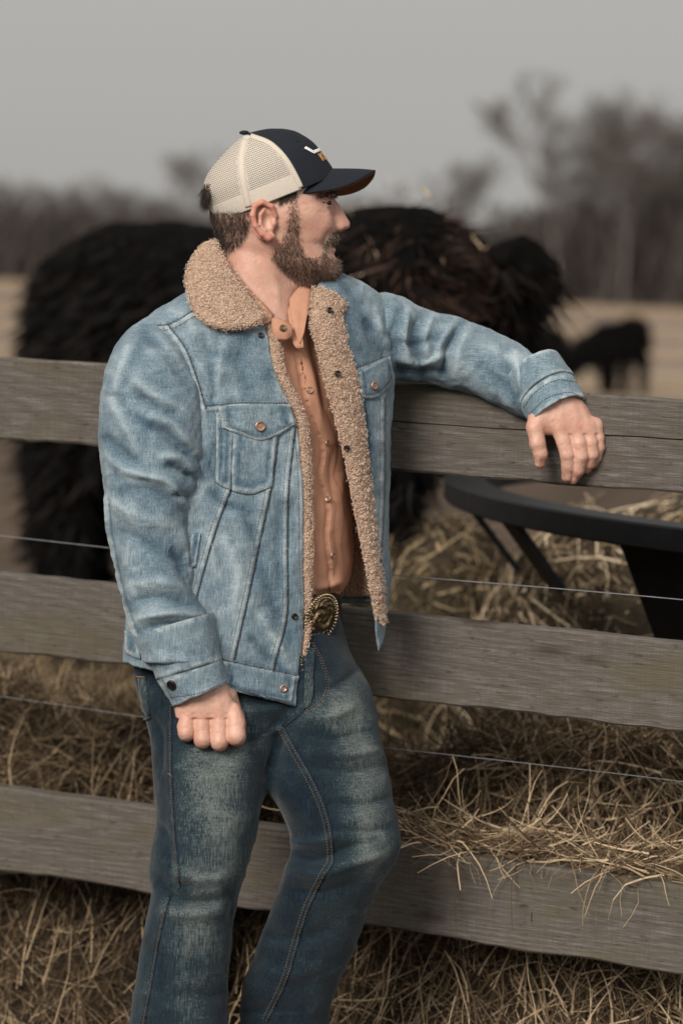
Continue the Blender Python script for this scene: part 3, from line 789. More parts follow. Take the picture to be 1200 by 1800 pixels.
# ---------------------------------------------------------------- head, neck
g = Grid((352, 296, -112), (632, 610, 104), 1.95); sy = (WC,)
f = slab(g, crv((290, 376), (330, 371), (370, 371), (390, 375), (410, 383), (430, 402), (450, 442), (470, 482), (490, 518), (510, 535)),
         crv((290, 572), (320, 584), (345, 584), (356, 579), (372, 581), (390, 584), (405, 587), (418, 588), (430, 583), (445, 584), (458, 588), (472, 589), (484, 583), (496, 568), (510, 550)), WC,
         crv((290, 72), (330, 77), (360, 77), (390, 75), (410, 70), (430, 65), (450, 58), (470, 50), (490, 36), (510, 20)), 2.35, 0, None, 503)
f = smin(f, chain(g, [(446, 430, WC, 58), (450, 480, WC, 59), (460, 600, WC, 74)], 10), 16)
f = smin(f, chain(g, [(540, 478, WC, 22), (490, 505, WC, 26), (480, 560, WC, 40)], 10), 22)
f = smin(f, ell(g, (550, 390, 38), (32, 26, 20), sy), 20)                        # cheeks lifted by the smile
f = smin(f, ell(g, (518, 374, 54), (34, 18, 16), sy), 22)                        # cheekbone
f = smin(f, ell(g, (572, 472, 0), (23, 24, 30), sy), 12)                         # chin
f = smin(f, ell(g, (579, 343, 22), (10, 6, 19), sy), 7)                          # brow
f = smin(f, ell(g, (579, 416, 0), (12, 12, 25), sy), 6)                          # upper lip
f = smin(f, ell(g, (578, 440, 0), (12, 6.5, 22), sy), 4)                         # lower lip
f = smax(f, -ell(g, (586, 358, 31), (11, 8, 13), sy), 7)                         # eye socket
tip = crv((340, 586), (348, 588), (356, 593), (366, 600), (378, 607), (386, 612), (392, 615), (397, 615), (402, 611), (407, 600), (411, 588))
nw = crv((340, 8), (352, 7.5), (366, 9), (380, 11), (390, 14), (398, 17), (404, 17), (411, 8))
f = smin(f, slab(g, 566., tip, WC, nw, 2.0, 0, 340, 409), 5)
f = smin(f, ell(g, (595, 398, 12), (10, 8.5, 7.5), sy), 4)
f = smax(f, -ell(g, (602, 406.5, 7), (6, 3.2, 3.8), sy), 2)
f = smax(f, -ell(g, (589, 429.5, 0), (17, 2.6, 23), sy), 2)                      # parted lips
lid = ell(g, (569, 357, 31), (14.2, 11.5, 13.6), sy)
slit = np.maximum(np.abs(g.v-357.3-(575-g.u)*.06)-1.3, 559-g.u)
lid = np.maximum(lid, -slit)
f = smin(f, lid, 3)
f = smax(f, -np.maximum(ell(g, (571, 357, 32), (14.6, 1.6, 13), sy), 559-g.u), 1.5)
# ears
ear = ell(g, (463, 388, 79), (21, 34, 6), sy)
ear = smin(ear, chain(g, [(484, 380, 80, 4.5), (477, 363, 85, 5), (461, 355, 89, 5), (448, 362, 92, 5.2), (444, 378, 93, 5.2), (449, 397, 91, 5), (460, 411, 88, 5), (472, 418, 84, 6.5), (478, 416, 80, 6)], 3, sym=sy), 3)
ear = smin(ear, chain(g, [(464, 368, 84, 3.5), (457, 378, 86, 3.8), (458, 392, 86, 3.8), (466, 404, 84, 4)], 3, sym=sy), 3)
ear = smax(ear, -ell(g, (470, 388, 87), (9, 14, 8.5), sy), 3)
ear = smax(ear, -ell(g, (452, 380, 90), (2.6, 16, 3.5), sy), 2)
ear = smin(ear, ell(g, (482, 392, 78), (5, 8, 8), sy), 4)
f = smin(f, ear, 3)
HV, HQ = nets(f, g); HV = relax(HV, HQ, 1, .35)
N = normals(HV, HQ)
for pl, wd, am in (([(583, 402), (574, 414), (568, 430), (566, 440)], 3.5, -2.2), ([(548, 362), (538, 359), (527, 358)], 1.8, -1.0), ([(549, 366), (541, 368), (532, 372)], 1.8, -.9),
                   ([(556, 370), (566, 374), (577, 372)], 2.2, -1.0), ([(560, 349), (570, 348), (581, 351)], 2., -1.2), ([(395, 462), (430, 500), (470, 545)], 5, 1.8), ([(400, 480), (440, 530)], 5, -1.5), ([(455, 450), (485, 500), (490, 550)], 8, 2.)):
    stroke(HV, N, pl, wd, am)
HV = HV+N*(.25*vnoise(HV, .35, 2))[:, None]
dl = lambda c, r: np.exp(-(((HV[:, 0]-c[0])/r[0])**2+((HV[:, 1]-c[1])/r[1])**2))
earm = np.clip((np.abs(HV[:, 2]-WC)-78)/10, 0, 1)*((HV[:, 0] < 492))
red = np.clip(.85*earm*(.45+.55*(np.hypot((HV[:, 0]-465)/22, (HV[:, 1]-388)/36) > .62))+.55*dl((608, 396), (12, 12))+.28*dl((556, 396), (28, 20))+.55*np.exp(-((HV[:, 1]-437)/6)**2)*(HV[:, 0] > 572)+.18*dl((470, 440), (60, 30)), 0, 1)
BODY = [(W(HV), [HQ], red)]
# ---------------------------------------------------------------- hands
def hand(f, g, reds):
    V, Q = nets(f, g); V = relax(V, Q, 1, .4); N = normals(V, Q)
    V = V+N*(.35*vnoise(V, .22, 6)+.25*vnoise(V, .6, 7))[:, None]
    r = np.zeros(len(V))
    for c, rr, a in reds: r += a*np.exp(-((V[:, 0]-c[0])**2+(V[:, 1]-c[1])**2)/rr**2)
    return V, Q, N, np.clip(r, 0, 1)
# right hand: loosely closed, back of the hand to the viewer
g = Grid((284, 1170, -205), (446, 1336, -70), 1.8)
f = slab(g, crv((1170, 306), (1210, 304), (1240, 306), (1265, 310), (1290, 314)), crv((1170, 392), (1210, 402), (1240, 414), (1265, 423), (1290, 428)), crv((1170, -134), (1240, -140), (1290, -146)), crv((1170, 30), (1240, 27), (1290, 17)), 2.5, 0, None, 1262)
fing = [(327, 1278, 1288, 14.6), (355, 1276, 1300, 15.2), (385, 1274, 1304, 15.8), (414, 1272, 1294, 16.8)]
for u_, v0, v1, r in fing:
    d = chain(g, [(u_+(370-u_)*.12, v0-22, -144, r-1), (u_, v0, -151, r+.6), (u_+1, v1, -158, r), (u_+1, v1+2, -140, r-.5), (u_, v1-6, -118, r-1.5), (u_, v1-30, -112, r-3)], 3)
    f = smin(f, d, 1.8)
    f = smin(f, ell(g, (u_+(370-u_)*.06, v0-10, -154), (12, 12, 9)), 7)
f = smin(f, chain(g, [(398, 1225, -122, 20), (412, 1262, -108, 17), (404, 1296, -98, 14)], 5), 8)
V, Q, N, r = hand(f, g, [((328, 1266), 12, .25), ((356, 1264), 12, .22), ((385, 1262), 12, .22), ((413, 1262), 13, .25), ((400, 1312), 12, .3), ((350, 1315), 12, .3)])
for x in (341.5, 370, 399): stroke(V, N, [(x-1, 1252), (x, 1268)], 5, -1.2)
for a in ([(330, 1215), (338, 1262)], [(352, 1212), (360, 1262)], [(378, 1210), (390, 1260)]): stroke(V, N, a, 4, 1.0)
for u_, v0, v1, _ in fing:
    for dv in (-2, 2): stroke(V, N, [(u_-8, v1-14+dv), (u_+8, v1-14+dv)], 1.3, -.5)
BODY.append((W(V), [Q], r))
# left hand: hanging over the top board, thumb towards us
g = Grid((908, 660, -30), (1078, 868, 110), 1.8)
f = chain(g, [(965, 690, 56, 34), (978, 715, 46, 40)], 6, wz=1.25)
f = smin(f, slab(g, crv((690, 940), (715, 936), (735, 938), (748, 950), (765, 975)), crv((690, 1010), (715, 1031), (735, 1042), (750, 1050), (768, 1058)), crv((690, 52), (735, 38), (768, 32)), crv((690, 30), (735, 27), (768, 17)), 2.3, .10, 690, 762), 10)
FG = [[(982, 752, 26, 15), (990, 776, 21, 13.4), (996, 798, 20, 13), (998, 820, 26, 12.2), (996, 838, 34, 10.2)],
      [(1009, 754, 29, 14.5), (1018, 780, 22, 13), (1021, 802, 22, 12.6), (1015, 826, 30, 11.8), (1006, 842, 40, 9.8)],
      [(1031, 752, 34, 13), (1038, 778, 28, 11.8), (1040, 798, 29, 11.4), (1035, 815, 37, 10.6), (1030, 824, 44, 9)],
      [(1046, 748, 42, 11.5), (1051, 770, 38, 10.4), (1052, 787, 38, 10), (1047, 805, 44, 9.2), (1042, 816, 50, 7.8)]]
for c_ in FG:
    f = smin(f, chain(g, c_, 2.5), 3.0); f = smin(f, ell(g, (c_[0][0], c_[0][1]-2, c_[0][2]-5), (12, 12, 9)), 8)
f = smin(f, chain(g, [(950, 728, 34, 22), (940, 752, 22, 15.5), (944, 780, 16, 13.6), (949, 798, 18, 12.2), (948, 814, 24, 9.5)], 5), 7)
f = smin(f, ell(g, (962, 752, 30), (16, 13, 9)), 8)
V, Q, N, r = hand(f, g, [((972, 739), 2.6, 1.), ((1000, 752), 14, .3), ((1024, 752), 14, .3), ((948, 812), 12, .6), ((996, 838), 12, .5), ((1010, 842), 12, .6), ((1040, 818), 12, .5), ((966, 758), 9, .45)])
for c_ in FG[:3]:
    for dv in (-3, 0, 3): stroke(V, N, [(c_[2][0]-8, c_[2][1]+dv-2), (c_[2][0]+8, c_[2][1]+dv-2)], 1.3, -.6)
for dv in (-3, 1, 5): stroke(V, N, [(936, 790+dv), (950, 789+dv)], 1.2, -.6)
for a in ([(985, 700), (987, 742)], [(1005, 702), (1014, 742)], [(1020, 706), (1034, 742)]): stroke(V, N, a, 4, .9)
LH = (W(V), Q)
BODY.append((W(V), [Q], r))
# the rest of the body inside the clothes
def sausages(L):
    out = []
    for pts in L:
        p = spline(np.array(pts)[:, :3], 14); r = np.interp(np.linspace(0, 1, 14), np.linspace(0, 1, len(pts)), [q[3] for q in pts])/S
        V, fl = tube(W(p), r, 14); out.append((V, fl))
    return joinnp(out)
V, fl = sausages([[(460, 560, 0, 60), (458, 640, 5, 82), (450, 850, 0, 84), (430, 1080, -15, 84), (420, 1160, -20, 60)],
                  [(440, 600, -10, 50), (330, 615, -60, 48), (272, 660, -105, 45), (265, 860, -122, 40), (300, 1060, -132, 34), (345, 1190, -136, 32)],
                  [(480, 600, 10, 50), (600, 600, 60, 48), (680, 602, 102, 42), (830, 634, 124, 36), (935, 682, 86, 32), (972, 702, 54, 30)],
                  [(350, 1150, -50, 60), (350, 1450, -88, 50), (325, 1800, -62, 38), (320, 2140, -40, 30)], [(520, 1150, 10, 60), (600, 1470, -20, 50), (510, 1800, 60, 38), (480, 2130, 108, 30)]])
BODY.append((V, fl, np.zeros(len(V))))
V, fl = joinnp([(a, b) for a, b, c in BODY])
body = npmesh('body', V, fl, MAT['skin'], man, attrs={'red': np.concatenate([c for a, b, c in BODY])})
# nails
for (u_, v_, du, dv, tr) in ((998, 836, 5, 8, LH), (944, 811, 4.5, 8, LH), (1009, 844, 4, 6, LH)):
    t_ = bvh(tr[0], tr[1]) if 'LHT' not in globals() else LHT
    LHT = t_
    rows = []
    for a in np.linspace(-1, 1, 7):
        row = []
        for b in np.linspace(-1, 1, 7):
            q = 1-.3*a*a*b*b
            h = cast(t_, u_+a*du*q, v_+b*dv*q)
            row.append(np.array(h[0])+np.array(h[1])*.0006 if h else None)
        rows.append(row)
    ok = [x for r_ in rows for x in r_ if x is not None]
    if len(ok) == 49:
        V, Q = sheet(np.array(rows)); npmesh('finger_nail', V, Q, MAT['nail'], body)
# eye and teeth
def ball(c, r, n=20, m=12):
    th = np.linspace(0, 2*np.pi, n, endpoint=False); ph = np.linspace(.05, np.pi-.05, m)
    P = np.stack([np.stack([c[0]+r[0]*np.cos(a)*np.ones(n), c[1]+r[1]*np.sin(a)*np.cos(th), c[2]+r[2]*np.sin(a)*np.sin(th)], -1) for a in ph], 0)
    P = np.concatenate([P, P[:, :1]], 1); return sheet(P)
for sg in (-1, 1):
    V, Q = ball((569, 357, WC+sg*31), (12.6, 9.5, 12.2)); e = npmesh('eye', W(V), Q, MAT['eye'], man)
    V, Q = ball((576.5, 357, WC+sg*33.5), (6.4, 5.5, 9.2)); npmesh('iris', W(V), Q, MAT['iris'], e)
V, Q = ball((570, 430, WC), (14.5, 5, 20)); npmesh('teeth', W(V), Q, MAT['teeth'], man)

# ---------------------------------------------------------------- hair and beard
HW_ = W(HV); HN = normals(HW_, HQ)
BEARD = [(507, 338), (523, 338), (526, 372), (529, 405), (530, 425), (537, 446), (548, 449), (563, 446), (570, 436), (573, 445), (580, 449), (588, 450), (605, 458), (605, 500), (548, 512), (520, 502), (495, 478), (474, 455), (478, 440), (492, 424), (501, 395), (505, 365)]
STACHE = [(575, 450), (565, 450), (565, 432), (570, 422), (576, 413), (584, 405), (606, 408), (602, 426), (590, 427), (580, 429), (577, 434)]
NAPE = [(362, 366), (400, 366), (440, 356), (441, 395), (436, 412), (424, 428), (405, 444), (390, 452), (374, 446)]
BURN = [(470, 352), (484, 340), (524, 326), (523, 346), (508, 352), (498, 358), (490, 362)]
def hairs(name, poly, n, ln, rd, dirf, mat, seed, tint, segs=3, curl=.12, wav=.12, soft=7, fall=6.):
    pc = HV[HQ].mean(1)
    reg = inpoly(pc, poly) & ((np.abs(pc[:, 2]-WC) < 74) | (pc[:, 0] > 492) | (pc[:, 0] < 438))
    ed, _, _ = polydist(pc[:, :2], list(poly)+[poly[0]]); wt = reg*np.clip(ed/fall, .04, 1)**1.2
    p, nn = sample(HW_, HQ, n, mask=lambda c, q: wt.astype(float), seed=seed)
    g = np.random.default_rng(seed); px_ = pix(p)
    p = p+g.normal(size=(n, 3))*soft*.25/S
    d = dirf(px_, nn, g)
    L = g.uniform(*ln, n)/S
    V, Q, rn = strands(p-nn*.0008, d, L, g.uniform(*rd, n)/S, segs, curl, .03, wav, 2, seed, .2)
    rn = np.clip(rn+np.repeat(tint(px_, g), (segs+1)*2), 0, 1)
    o = npmesh(name, V, Q, mat, man, attrs={'rnd': rn}); o['kind'] = 'stuff'; return o
CR, CU, CF = (CM[:3, k] for k in range(3))     # camera right, up, back
def bdir(px_, nn, g):
    t = np.clip((px_[:, 0]-500)/90, 0, 1)[:, None]; lo = np.clip((px_[:, 1]-400)/80, 0, 1)[:, None]
    return nn*(.35+.35*lo)-CU*(.75)+CR*(.15+.25*t*lo)+g.normal(size=nn.shape)*.28
def btint(px_, g):
    dark = np.exp(-((px_[:, 0]-553)/17)**2-((px_[:, 1]-470)/34)**2)
    chin = np.exp(-((px_[:, 0]-588)/14)**2-((px_[:, 1]-470)/20)**2); side = np.exp(-((px_[:, 0]-515)/22)**2)
    return -.55*dark+.18*chin-.04*side-.18
hairs('beard', BEARD, 15000, (5, 10.5), (.18, .34), bdir, MAT['beard'], 81, btint)
hairs('moustache', STACHE, 3200, (6, 10), (.2, .34), lambda p, n, g: n*.35-CU*.8-CR*.05+g.normal(size=n.shape)*.2, MAT['beard'], 82, lambda p, g: np.full(len(p), .05), fall=4.)
hairs('hair', NAPE, 10000, (8, 15), (.18, .32), lambda p, n, g: n*.10-CU*.9+CR*.22+g.normal(size=n.shape)*.08, MAT['hair'], 83, lambda p, g: np.full(len(p), -.1))
hairs('sideburn', BURN, 2800, (6, 11), (.2, .34), lambda p, n, g: n*.15-CU*.9-CR*.05+g.normal(size=n.shape)*.14, MAT['hair'], 84, lambda p, g: np.full(len(p), .28))
EB = [(557, 341), (572, 335), (592, 335), (592, 347), (576, 346), (558, 349)]
hairs('eyebrow', EB, 1500, (5, 9), (.3, .5), lambda p, n, g: n*.65-CR*.6+CU*.05+g.normal(size=n.shape)*.2, MAT['hair'], 85, lambda p, g: np.full(len(p), .25), soft=3, fall=2.)

# ---------------------------------------------------------------- cap
ca, sa_ = math.cos(.3805), math.sin(.3805)
def capP(x, y, w): return np.stack([378+x*ca-y*sa_, 390-(x*sa_+y*ca), np.broadcast_to(w, np.shape(x))], -1)
xb = crv((-6, 6), (0, 3), (30, -3), (64, 2), (85, 22), (100, 48), (112, 74), (120, 96), (123.5, 110))
xf = crv((-6, 228), (0, 228), (10, 227), (40, 220), (66, 212), (83, 201), (101, 183), (112, 162), (120, 136), (123.5, 112))
hwc = crv((-6, 85), (0, 86), (30, 88), (60, 84), (85, 70), (100, 55), (112, 38), (120, 19), (123.5, 2))
ys = np.concatenate([np.linspace(-3, 100, 46), np.linspace(102, 123.4, 18)]); nth = 180
th = np.linspace(0, 2*np.pi, nth, endpoint=False)
ring = []
for y in ys:
    a, b, h = float(xb(y)), float(xf(y)), float(hwc(y)); ex = 2/2.25
    cx_, sx_ = np.cos(th), np.sin(th)
    x = (a+b)/2+(b-a)/2*np.sign(cx_)*np.abs(cx_)**ex; w = WC+h*np.sign(sx_)*np.abs(sx_)**ex
    dip = 0
    ring.append(capP(x, np.full(nth, y), w))
CP = np.stack(ring, 0); m = len(ys)
X_ = np.stack([((float(xb(y))+float(xf(y)))/2+(float(xf(y))-float(xb(y)))/2*np.sign(np.cos(th))*np.abs(np.cos(th))**(2/2.25)) for y in ys], 0)
Yv = np.repeat(ys[:, None], nth, 1)
bnd = crv((-6, 164), (0, 164), (30, 162), (55, 158), (80, 149), (95, 140), (110, 124), (123, 108))
frontm = X_ > bnd(Yv)
i = np.arange(m-1)[:, None]; j = np.arange(nth)[None]; jj = (j+1) % nth
CQ = np.stack([i*nth+j, i*nth+jj, (i+1)*nth+jj, (i+1)*nth+j], -1).reshape(-1, 4)
_n = normals(CP.reshape(-1, 3), CQ)
if ((CP.reshape(-1, 3)-np.array([480, 330, WC]))*_n).sum() < 0: CQ = CQ[:, ::-1].copy()
fq_ = frontm.ravel()[CQ].sum(1) >= 2
open_ = (X_.ravel()[CQ].mean(1) < 40) & (Yv.ravel()[CQ].mean(1) < 38-.035*(CP.reshape(-1, 3)[CQ, 2].mean(1)-WC)**2)
CV = CP.reshape(-1, 3); CVw = W(CV)
def sub(Q): 
    ii, inv = np.unique(Q, return_inverse=True); return ii, inv.reshape(Q.shape)
def thick(name, Q, mat, parent, t=.0016, attrs=None):
    ii, q = sub(Q); o = npmesh(name, CVw[ii], q, mat, parent, attrs={k: a.ravel()[ii] for k, a in (attrs or {}).items()})
    md = o.modifiers.new('thickness', 'SOLIDIFY'); md.thickness = t; md.offset = -1; return o
cap_front = thick('cap', CQ[fq_], MAT['navy'], man, .002)
cap_front['label'] = 'navy front panel of the trucker cap'
qm = M('cap_mesh', .9, .1)
arc = X_*0; arc[:] = np.cumsum(np.linalg.norm(np.diff(np.concatenate([CP, CP[:, :1]], 1), axis=1), axis=2), 1)
ua, va_ = qm.attr('arc'), qm.attr('hgt')
pa = qm.math('SINE', qm.math('MULTIPLY', ua, 2*math.pi/3.3)); pb = qm.math('SINE', qm.math('MULTIPLY', va_, 2*math.pi/3.5))
hole = qm.math('GREATER_THAN', qm.math('ADD', qm.math('MULTIPLY', pa, .9), pb), .25)
solid = qm.attr('solid'); hole = qm.math('MULTIPLY', hole, qm.math('SUBTRACT', 1., solid))
nz = qm.noise(qm.coord(), 500, 3)
qm.col(qm.ramp(nz, (.3, (.50, .44, .375, 1)), (.7, (.60, .54, .465, 1))))
qm.l(qm.math('SUBTRACT', 1., qm.math('MULTIPLY', hole, .8)), qm.b.inputs['Alpha'])
seamx = np.abs(X_-(64+.16*Yv+24*(Yv/120)**4)) < 8
sol = np.clip((Yv < 27)*1.+seamx*1.+(np.abs(X_-bnd(Yv)) < 7), 0, 1)*1.
thick('mesh_panel', CQ[~fq_ & ~open_], qm.m, cap_front, .0009, {'arc': X_, 'hgt': Yv, 'solid': sol})
# dark hair under the mesh
ii = (Yv.ravel() > -2)
V = CV.copy(); ctr = np.array([470, 330, WC]); V = ctr+(V-ctr)*.955
npmesh('crown_hair', W(V), CQ, plain('hair_under_cap', (.07, .06, .055, 1), .9, 0, .3, 90), cap_front)
for pts in ([capP(np.array(164.), np.array(-1.), 0)],): pass
# visor
near = spline([(517, 343, -72), (555, 337, -76), (592, 331, -74), (625, 319, -62), (647, 306, -36), (660, 299, -2), (655, 312, 34), (640, 328, 58), (618, 338, 70), (590, 344, 74), (565, 346, 72)], 41)
root_ = spline([(517, 338, -72), (533, 322, -66), (556, 303, -44), (580, 296, -14), (587, 298, WC), (584, 299, 10), (572, 312, 40), (556, 330, 66), (550, 340, 72)], 41)
tt = np.linspace(0, 1, 14)[:, None, None]
VP = root_[None]*(1-tt)+near[None]*tt
arch = np.sin(np.linspace(0, np.pi, 41))[None, :]*np.sin(np.linspace(0, np.pi, 14))[:, None]
VP[..., 1] -= arch*2.5; VP[..., 2] = VP[..., 2]
V, Q = sheet(W(VP)); n_ = normals(V, Q)
if n_[:, 2].mean() < 0: n_ = -n_; 
Vb = V-n_*.0034
o = npmesh('visor', *sheet(W(VP), .0026, n_), MAT['navy'], cap_front)
VPu = VP[:, 1:-1][1:-1] if False else VP*1.0
cen = VP.mean((0, 1)); 
V2 = (W(VP).reshape(-1, 3)-n_*.0031)
o = npmesh('visor_lining', *sheet(V2.reshape(14, 41, 3)[:, 1:-1], .0010, n_.reshape(14, 41, 3)[:, 1:-1].reshape(-1, 3)), MAT['visor_under'], cap_front)
# top button, seam cords, eyelet
V, Q = ball((CV[-nth:, 0].mean()-6, CV[-nth:, 1].mean()-1, WC), (9, 4, 9)); npmesh('cap_button', W(V), Q, MAT['navy'], cap_front)
capT = bvh(CVw, CQ)
V, Q = ball((522, 248, 0), (2.2, 2.2, 1.5)); h = cast(capT, 522, 248)
V = (V-np.array([522, 248, 0]))/S; npmesh('eyelet', np.array(h[0])+V, Q, MAT['navy'], cap_front)
def cord(tree, pl, r, mat, name, parent, off=0., n=40, kind=None):
    pp = spline(np.array(pl, float), n); P = []
    for u_, v_ in pp:
        h = cast(tree, u_, v_)
        if h: P.append(np.array(h[0])+np.array(h[1])*off/S)
    if len(P) < 4: return None
    V, fl = tube(np.array(P), r/S, 6); o = npmesh(name, V, fl, mat, parent)
    if kind: o['kind'] = kind
    return o
def band(pl, hw_, off, name, mat, parent, tree, n=24):
    pp = spline(np.array(pl, float), n); t_ = np.gradient(pp, axis=0); t_ /= np.linalg.norm(t_, axis=1, keepdims=True)
    nr = np.stack([-t_[:, 1], t_[:, 0]], -1); rows = []; last = None
    for p_, q_ in zip(pp, nr):
        row = []
        for s_ in (-1, -.4, .4, 1):
            h = cast(tree, *(p_+q_*hw_*s_))
            if h is None: row = None; break
            row.append(np.array(h[0])+np.array(h[1])*off/S)
        if row: rows.append(row)
    V, Q = sheet(np.array(rows)); o = npmesh(name, V, Q, mat, parent)
    md = o.modifiers.new('t', 'SOLIDIFY'); md.thickness = .0006; md.offset = 0; return o
yy_ = np.linspace(0, 117, 14)
band(capP(bnd(yy_)-1.5, yy_, 0)[:, :2], 4.2, .7, 'binding', MAT['cream'], cap_front, capT, 40)
yy_ = np.linspace(2, 119, 14)
band(capP(64+.16*yy_+24*(yy_/120)**4, yy_, 0)[:, :2], 5.6, .5, 'binding', MAT['cream'], cap_front, capT, 30)
# emblem and lettering, laid on the front of the crown
def front_cast(w_, yy, off):
    a_ = W(capP(np.array(330.), np.array(float(yy)), np.array(float(w_)))); b_ = W(capP(np.array(120.), np.array(float(yy)), np.array(float(w_))))
    d_ = Vector(b_-a_).normalized(); h = capT.ray_cast(Vector(a_), d_, 2)
    return np.array(h[0])-np.array(d_)*off
for sg in (-1, 1):
    for pl, hw_ in (([(53, 63), (49.5, 55), (46, 49)], 2.9), ([(47.5, 49.5), (28, 49.5), (9, 49.5)], 2.9), ([(9, 49.5), (5, 43), (1, 35)], 2.6)):
        pp = spline(np.array(pl, float), 12); t_ = np.gradient(pp, axis=0); t_ /= np.linalg.norm(t_, axis=1, keepdims=True)
        rows = [[front_cast(WC+sg*(p_[0]-t__[1]*hw_*s_), p_[1]+t__[0]*hw_*s_, .0013) for s_ in (-1, -.4, .4, 1)] for p_, t__ in zip(pp, t_)]
        V, Q = sheet(np.array(rows)); o = npmesh('emblem', V, Q, MAT['white'], cap_front); md = o.modifiers.new('t', 'SOLIDIFY'); md.thickness = .0009; md.offset = 0
fc_ = bpy.data.curves.new('lettering', 'FONT'); fc_.body = 'KINGS'; fc_.size = 1; fc_.offset = .018; fc_.resolution_u = 3; fc_.align_x = 'CENTER'; fc_.extrude = 0
to = bpy.data.objects.new('tmp', fc_); COL.objects.link(to); bpy.context.view_layer.update()
me = bpy.data.meshes.new_from_object(to); 
tv = np.array([v_.co[:] for v_ in me.vertices]); tf = [list(p_.vertices) for p_ in me.polygons]
bpy.data.objects.remove(to)
wid = tv[:, 0].max()-tv[:, 0].min(); hgt = tv[:, 1].max()-tv[:, 1].min()
out = []
for x_, y_, _ in tv:
    out.append(front_cast(WC+(x_/wid)*78, 29+(y_-tv[:, 1].min())/hgt*15.5, .0012))
me2 = bpy.data.meshes.new('lettering'); me2.from_pydata([tuple(x) for x in out], [], tf); me2.materials.append(MAT['orange'])
o = bpy.data.objects.new('lettering', me2); link(o, cap_front)
md = o.modifiers.new('t', 'SOLIDIFY'); md.thickness = .0007; md.offset = 0
# hair tuft at the strap opening
g = np.random.default_rng(9); n = 900
p = np.stack([g.uniform(358, 372, n), g.uniform(322, 352, n), WC+g.normal(0, 26, n)], -1)
d = W(p+np.array([-4, 26, 0]))-W(p)+g.normal(size=(n, 3))*.004
V, Q, rn = strands(W(p), d, g.uniform(12, 26, n)/S, .6/S, 3, .1, 0, .1, 3, 9, .3); o = npmesh('hair', V, Q, MAT['hair'], man, attrs={'rnd': rn*.6}); o['kind'] = 'stuff'

for sg in (-1, 1):
    P = spline([(557, 359, WC+sg*45.5), (564, 356.2, WC+sg*45.2), (572, 355.2, WC+sg*42.5), (580, 356, WC+sg*36)], 12)
    V, fl = tube(W(P), .9/S, 5); npmesh('lashes', V, fl, MAT['iris'], man)
# ---------------------------------------------------------------- jacket
SH = .33
NECKHOLE = lambda g: cone(g, (446, 460, WC), (462, 556, WC), 90, 76)
jl = crv((460, 392), (480, 374), (500, 350), (520, 316), (540, 282), (560, 256), (600, 238), (700, 236), (900, 238), (1000, 232), (1100, 221), (1180, 217), (1260, 217))
jr = crv((460, 572), (482, 606), (492, 632), (510, 655), (560, 682), (650, 693), (700, 689), (800, 686), (900, 683), (1000, 684), (1080, 680), (1160, 675), (1260, 672))
jh = crv((460, 40), (500, 62), (560, 97), (650, 118), (800, 128), (1000, 128), (1100, 124), (1260, 120))
RE = crv((460, 440), (500, 448), (555, 462), (590, 471), (650, 482), (700, 504), (735, 520), (800, 527), (900, 531), (1000, 532), (1100, 534), (1170, 527), (1260, 518))
LE = crv((460, 540), (500, 547), (560, 541), (620, 555), (690, 573), (800, 601), (900, 621), (1000, 641), (1080, 656), (1165, 666), (1260, 670))
g = Grid((200, 456, -215), (712, 1262, 225), 3.1)
f = slab(g, jl, jr, 0., jh, 2.25, SH)
midw = SH*(g.u-460)
vv = g.v.astype(np.float32)
re_, le_ = RE(vv).astype(np.float32), (LE(vv)+np.interp(vv, [1040, 1100], [14, 0])).astype(np.float32)
hemL = 1165+np.clip((g.u-217)/303, 0, 1)*77*np.clip((40-(g.w-midw))/80, 0, 1)
hemR = 1164-104*np.clip((g.w-midw+50)/80, 0, 1)
tb = np.clip((g.u-560)/40, 0, 1); hem = hemL*(1-tb)+hemR*tb
solid = f
f = np.maximum(f, -(f+11))
op = np.maximum(np.maximum(re_-g.u, g.u-le_), g.w-midw-5)
f = smax(f, -op, 3); f = smax(f, -NECKHOLE(g), 4); f = smax(f, vv-hem, 3).astype(np.float32)
JV, JQ = nets(f, g); JV = relax(JV, JQ, 2, .4)
FOLD = 1.35
def fold_many(V, Q, L, wear, wk=.5):
    for pl, wd, am in L:
        am = am*FOLD; N = normals(V, Q); stroke(V, N, pl, wd, am)
        if wear is not None:
            d, p, s_ = polydist(V[:, :2], pl); k = np.exp(-(d/wd)**2)*np.sign(am)*min(abs(am)/9, .5)
            wear += k*wk
def seams(V, Q, L, wear, sw=1.):
    N = normals(V, Q)
    for pl in L:
        pl = spline(np.array(pl, float), max(6, len(pl)*5)) if len(pl) > 2 else np.array(pl, float)
        i = np.nonzero(((V[:, :2] > pl.min(0)-20) & (V[:, :2] < pl.max(0)+20)).all(1) & (N[:, 2] < .2))[0]
        d, p, s_ = polydist(V[i, :2], pl)
        ln = np.linalg.norm(np.diff(pl, axis=0), axis=1).sum()
        pk = vnoise(np.stack([p*ln/7, d*0, np.full(len(p), pl[0, 0])], -1), 1, 3)
        inner = s_ > 0
        V[i] += N[i]*(np.where(inner, 2.0*np.exp(-((d-5)/5)**2)*(1+.45*pk), -1.7*np.exp(-(d/3.5)**2)))[:, None]
        wear[i] += np.where(inner, np.exp(-((d-5)/5)**2)*(.42+.5*pk)*sw, -.35*np.exp(-(d/3.)**2))
def edgewear(V, Q, L, wear, wd=5, a=.8):
    a *= .6
    for pl in L:
        d, p, s_ = polydist(V[:, :2], np.array(pl, float)); ln = 60*len(pl)
        wear += np.exp(-(d/wd)**2)*a*(.65+.5*vnoise(np.stack([V[:, 0]/6, V[:, 1]/6, V[:, 2]*0], -1), 1, 4))
wear = .07*vnoise(JV, .02, 3)+.10*vnoise(JV, .06, 5)
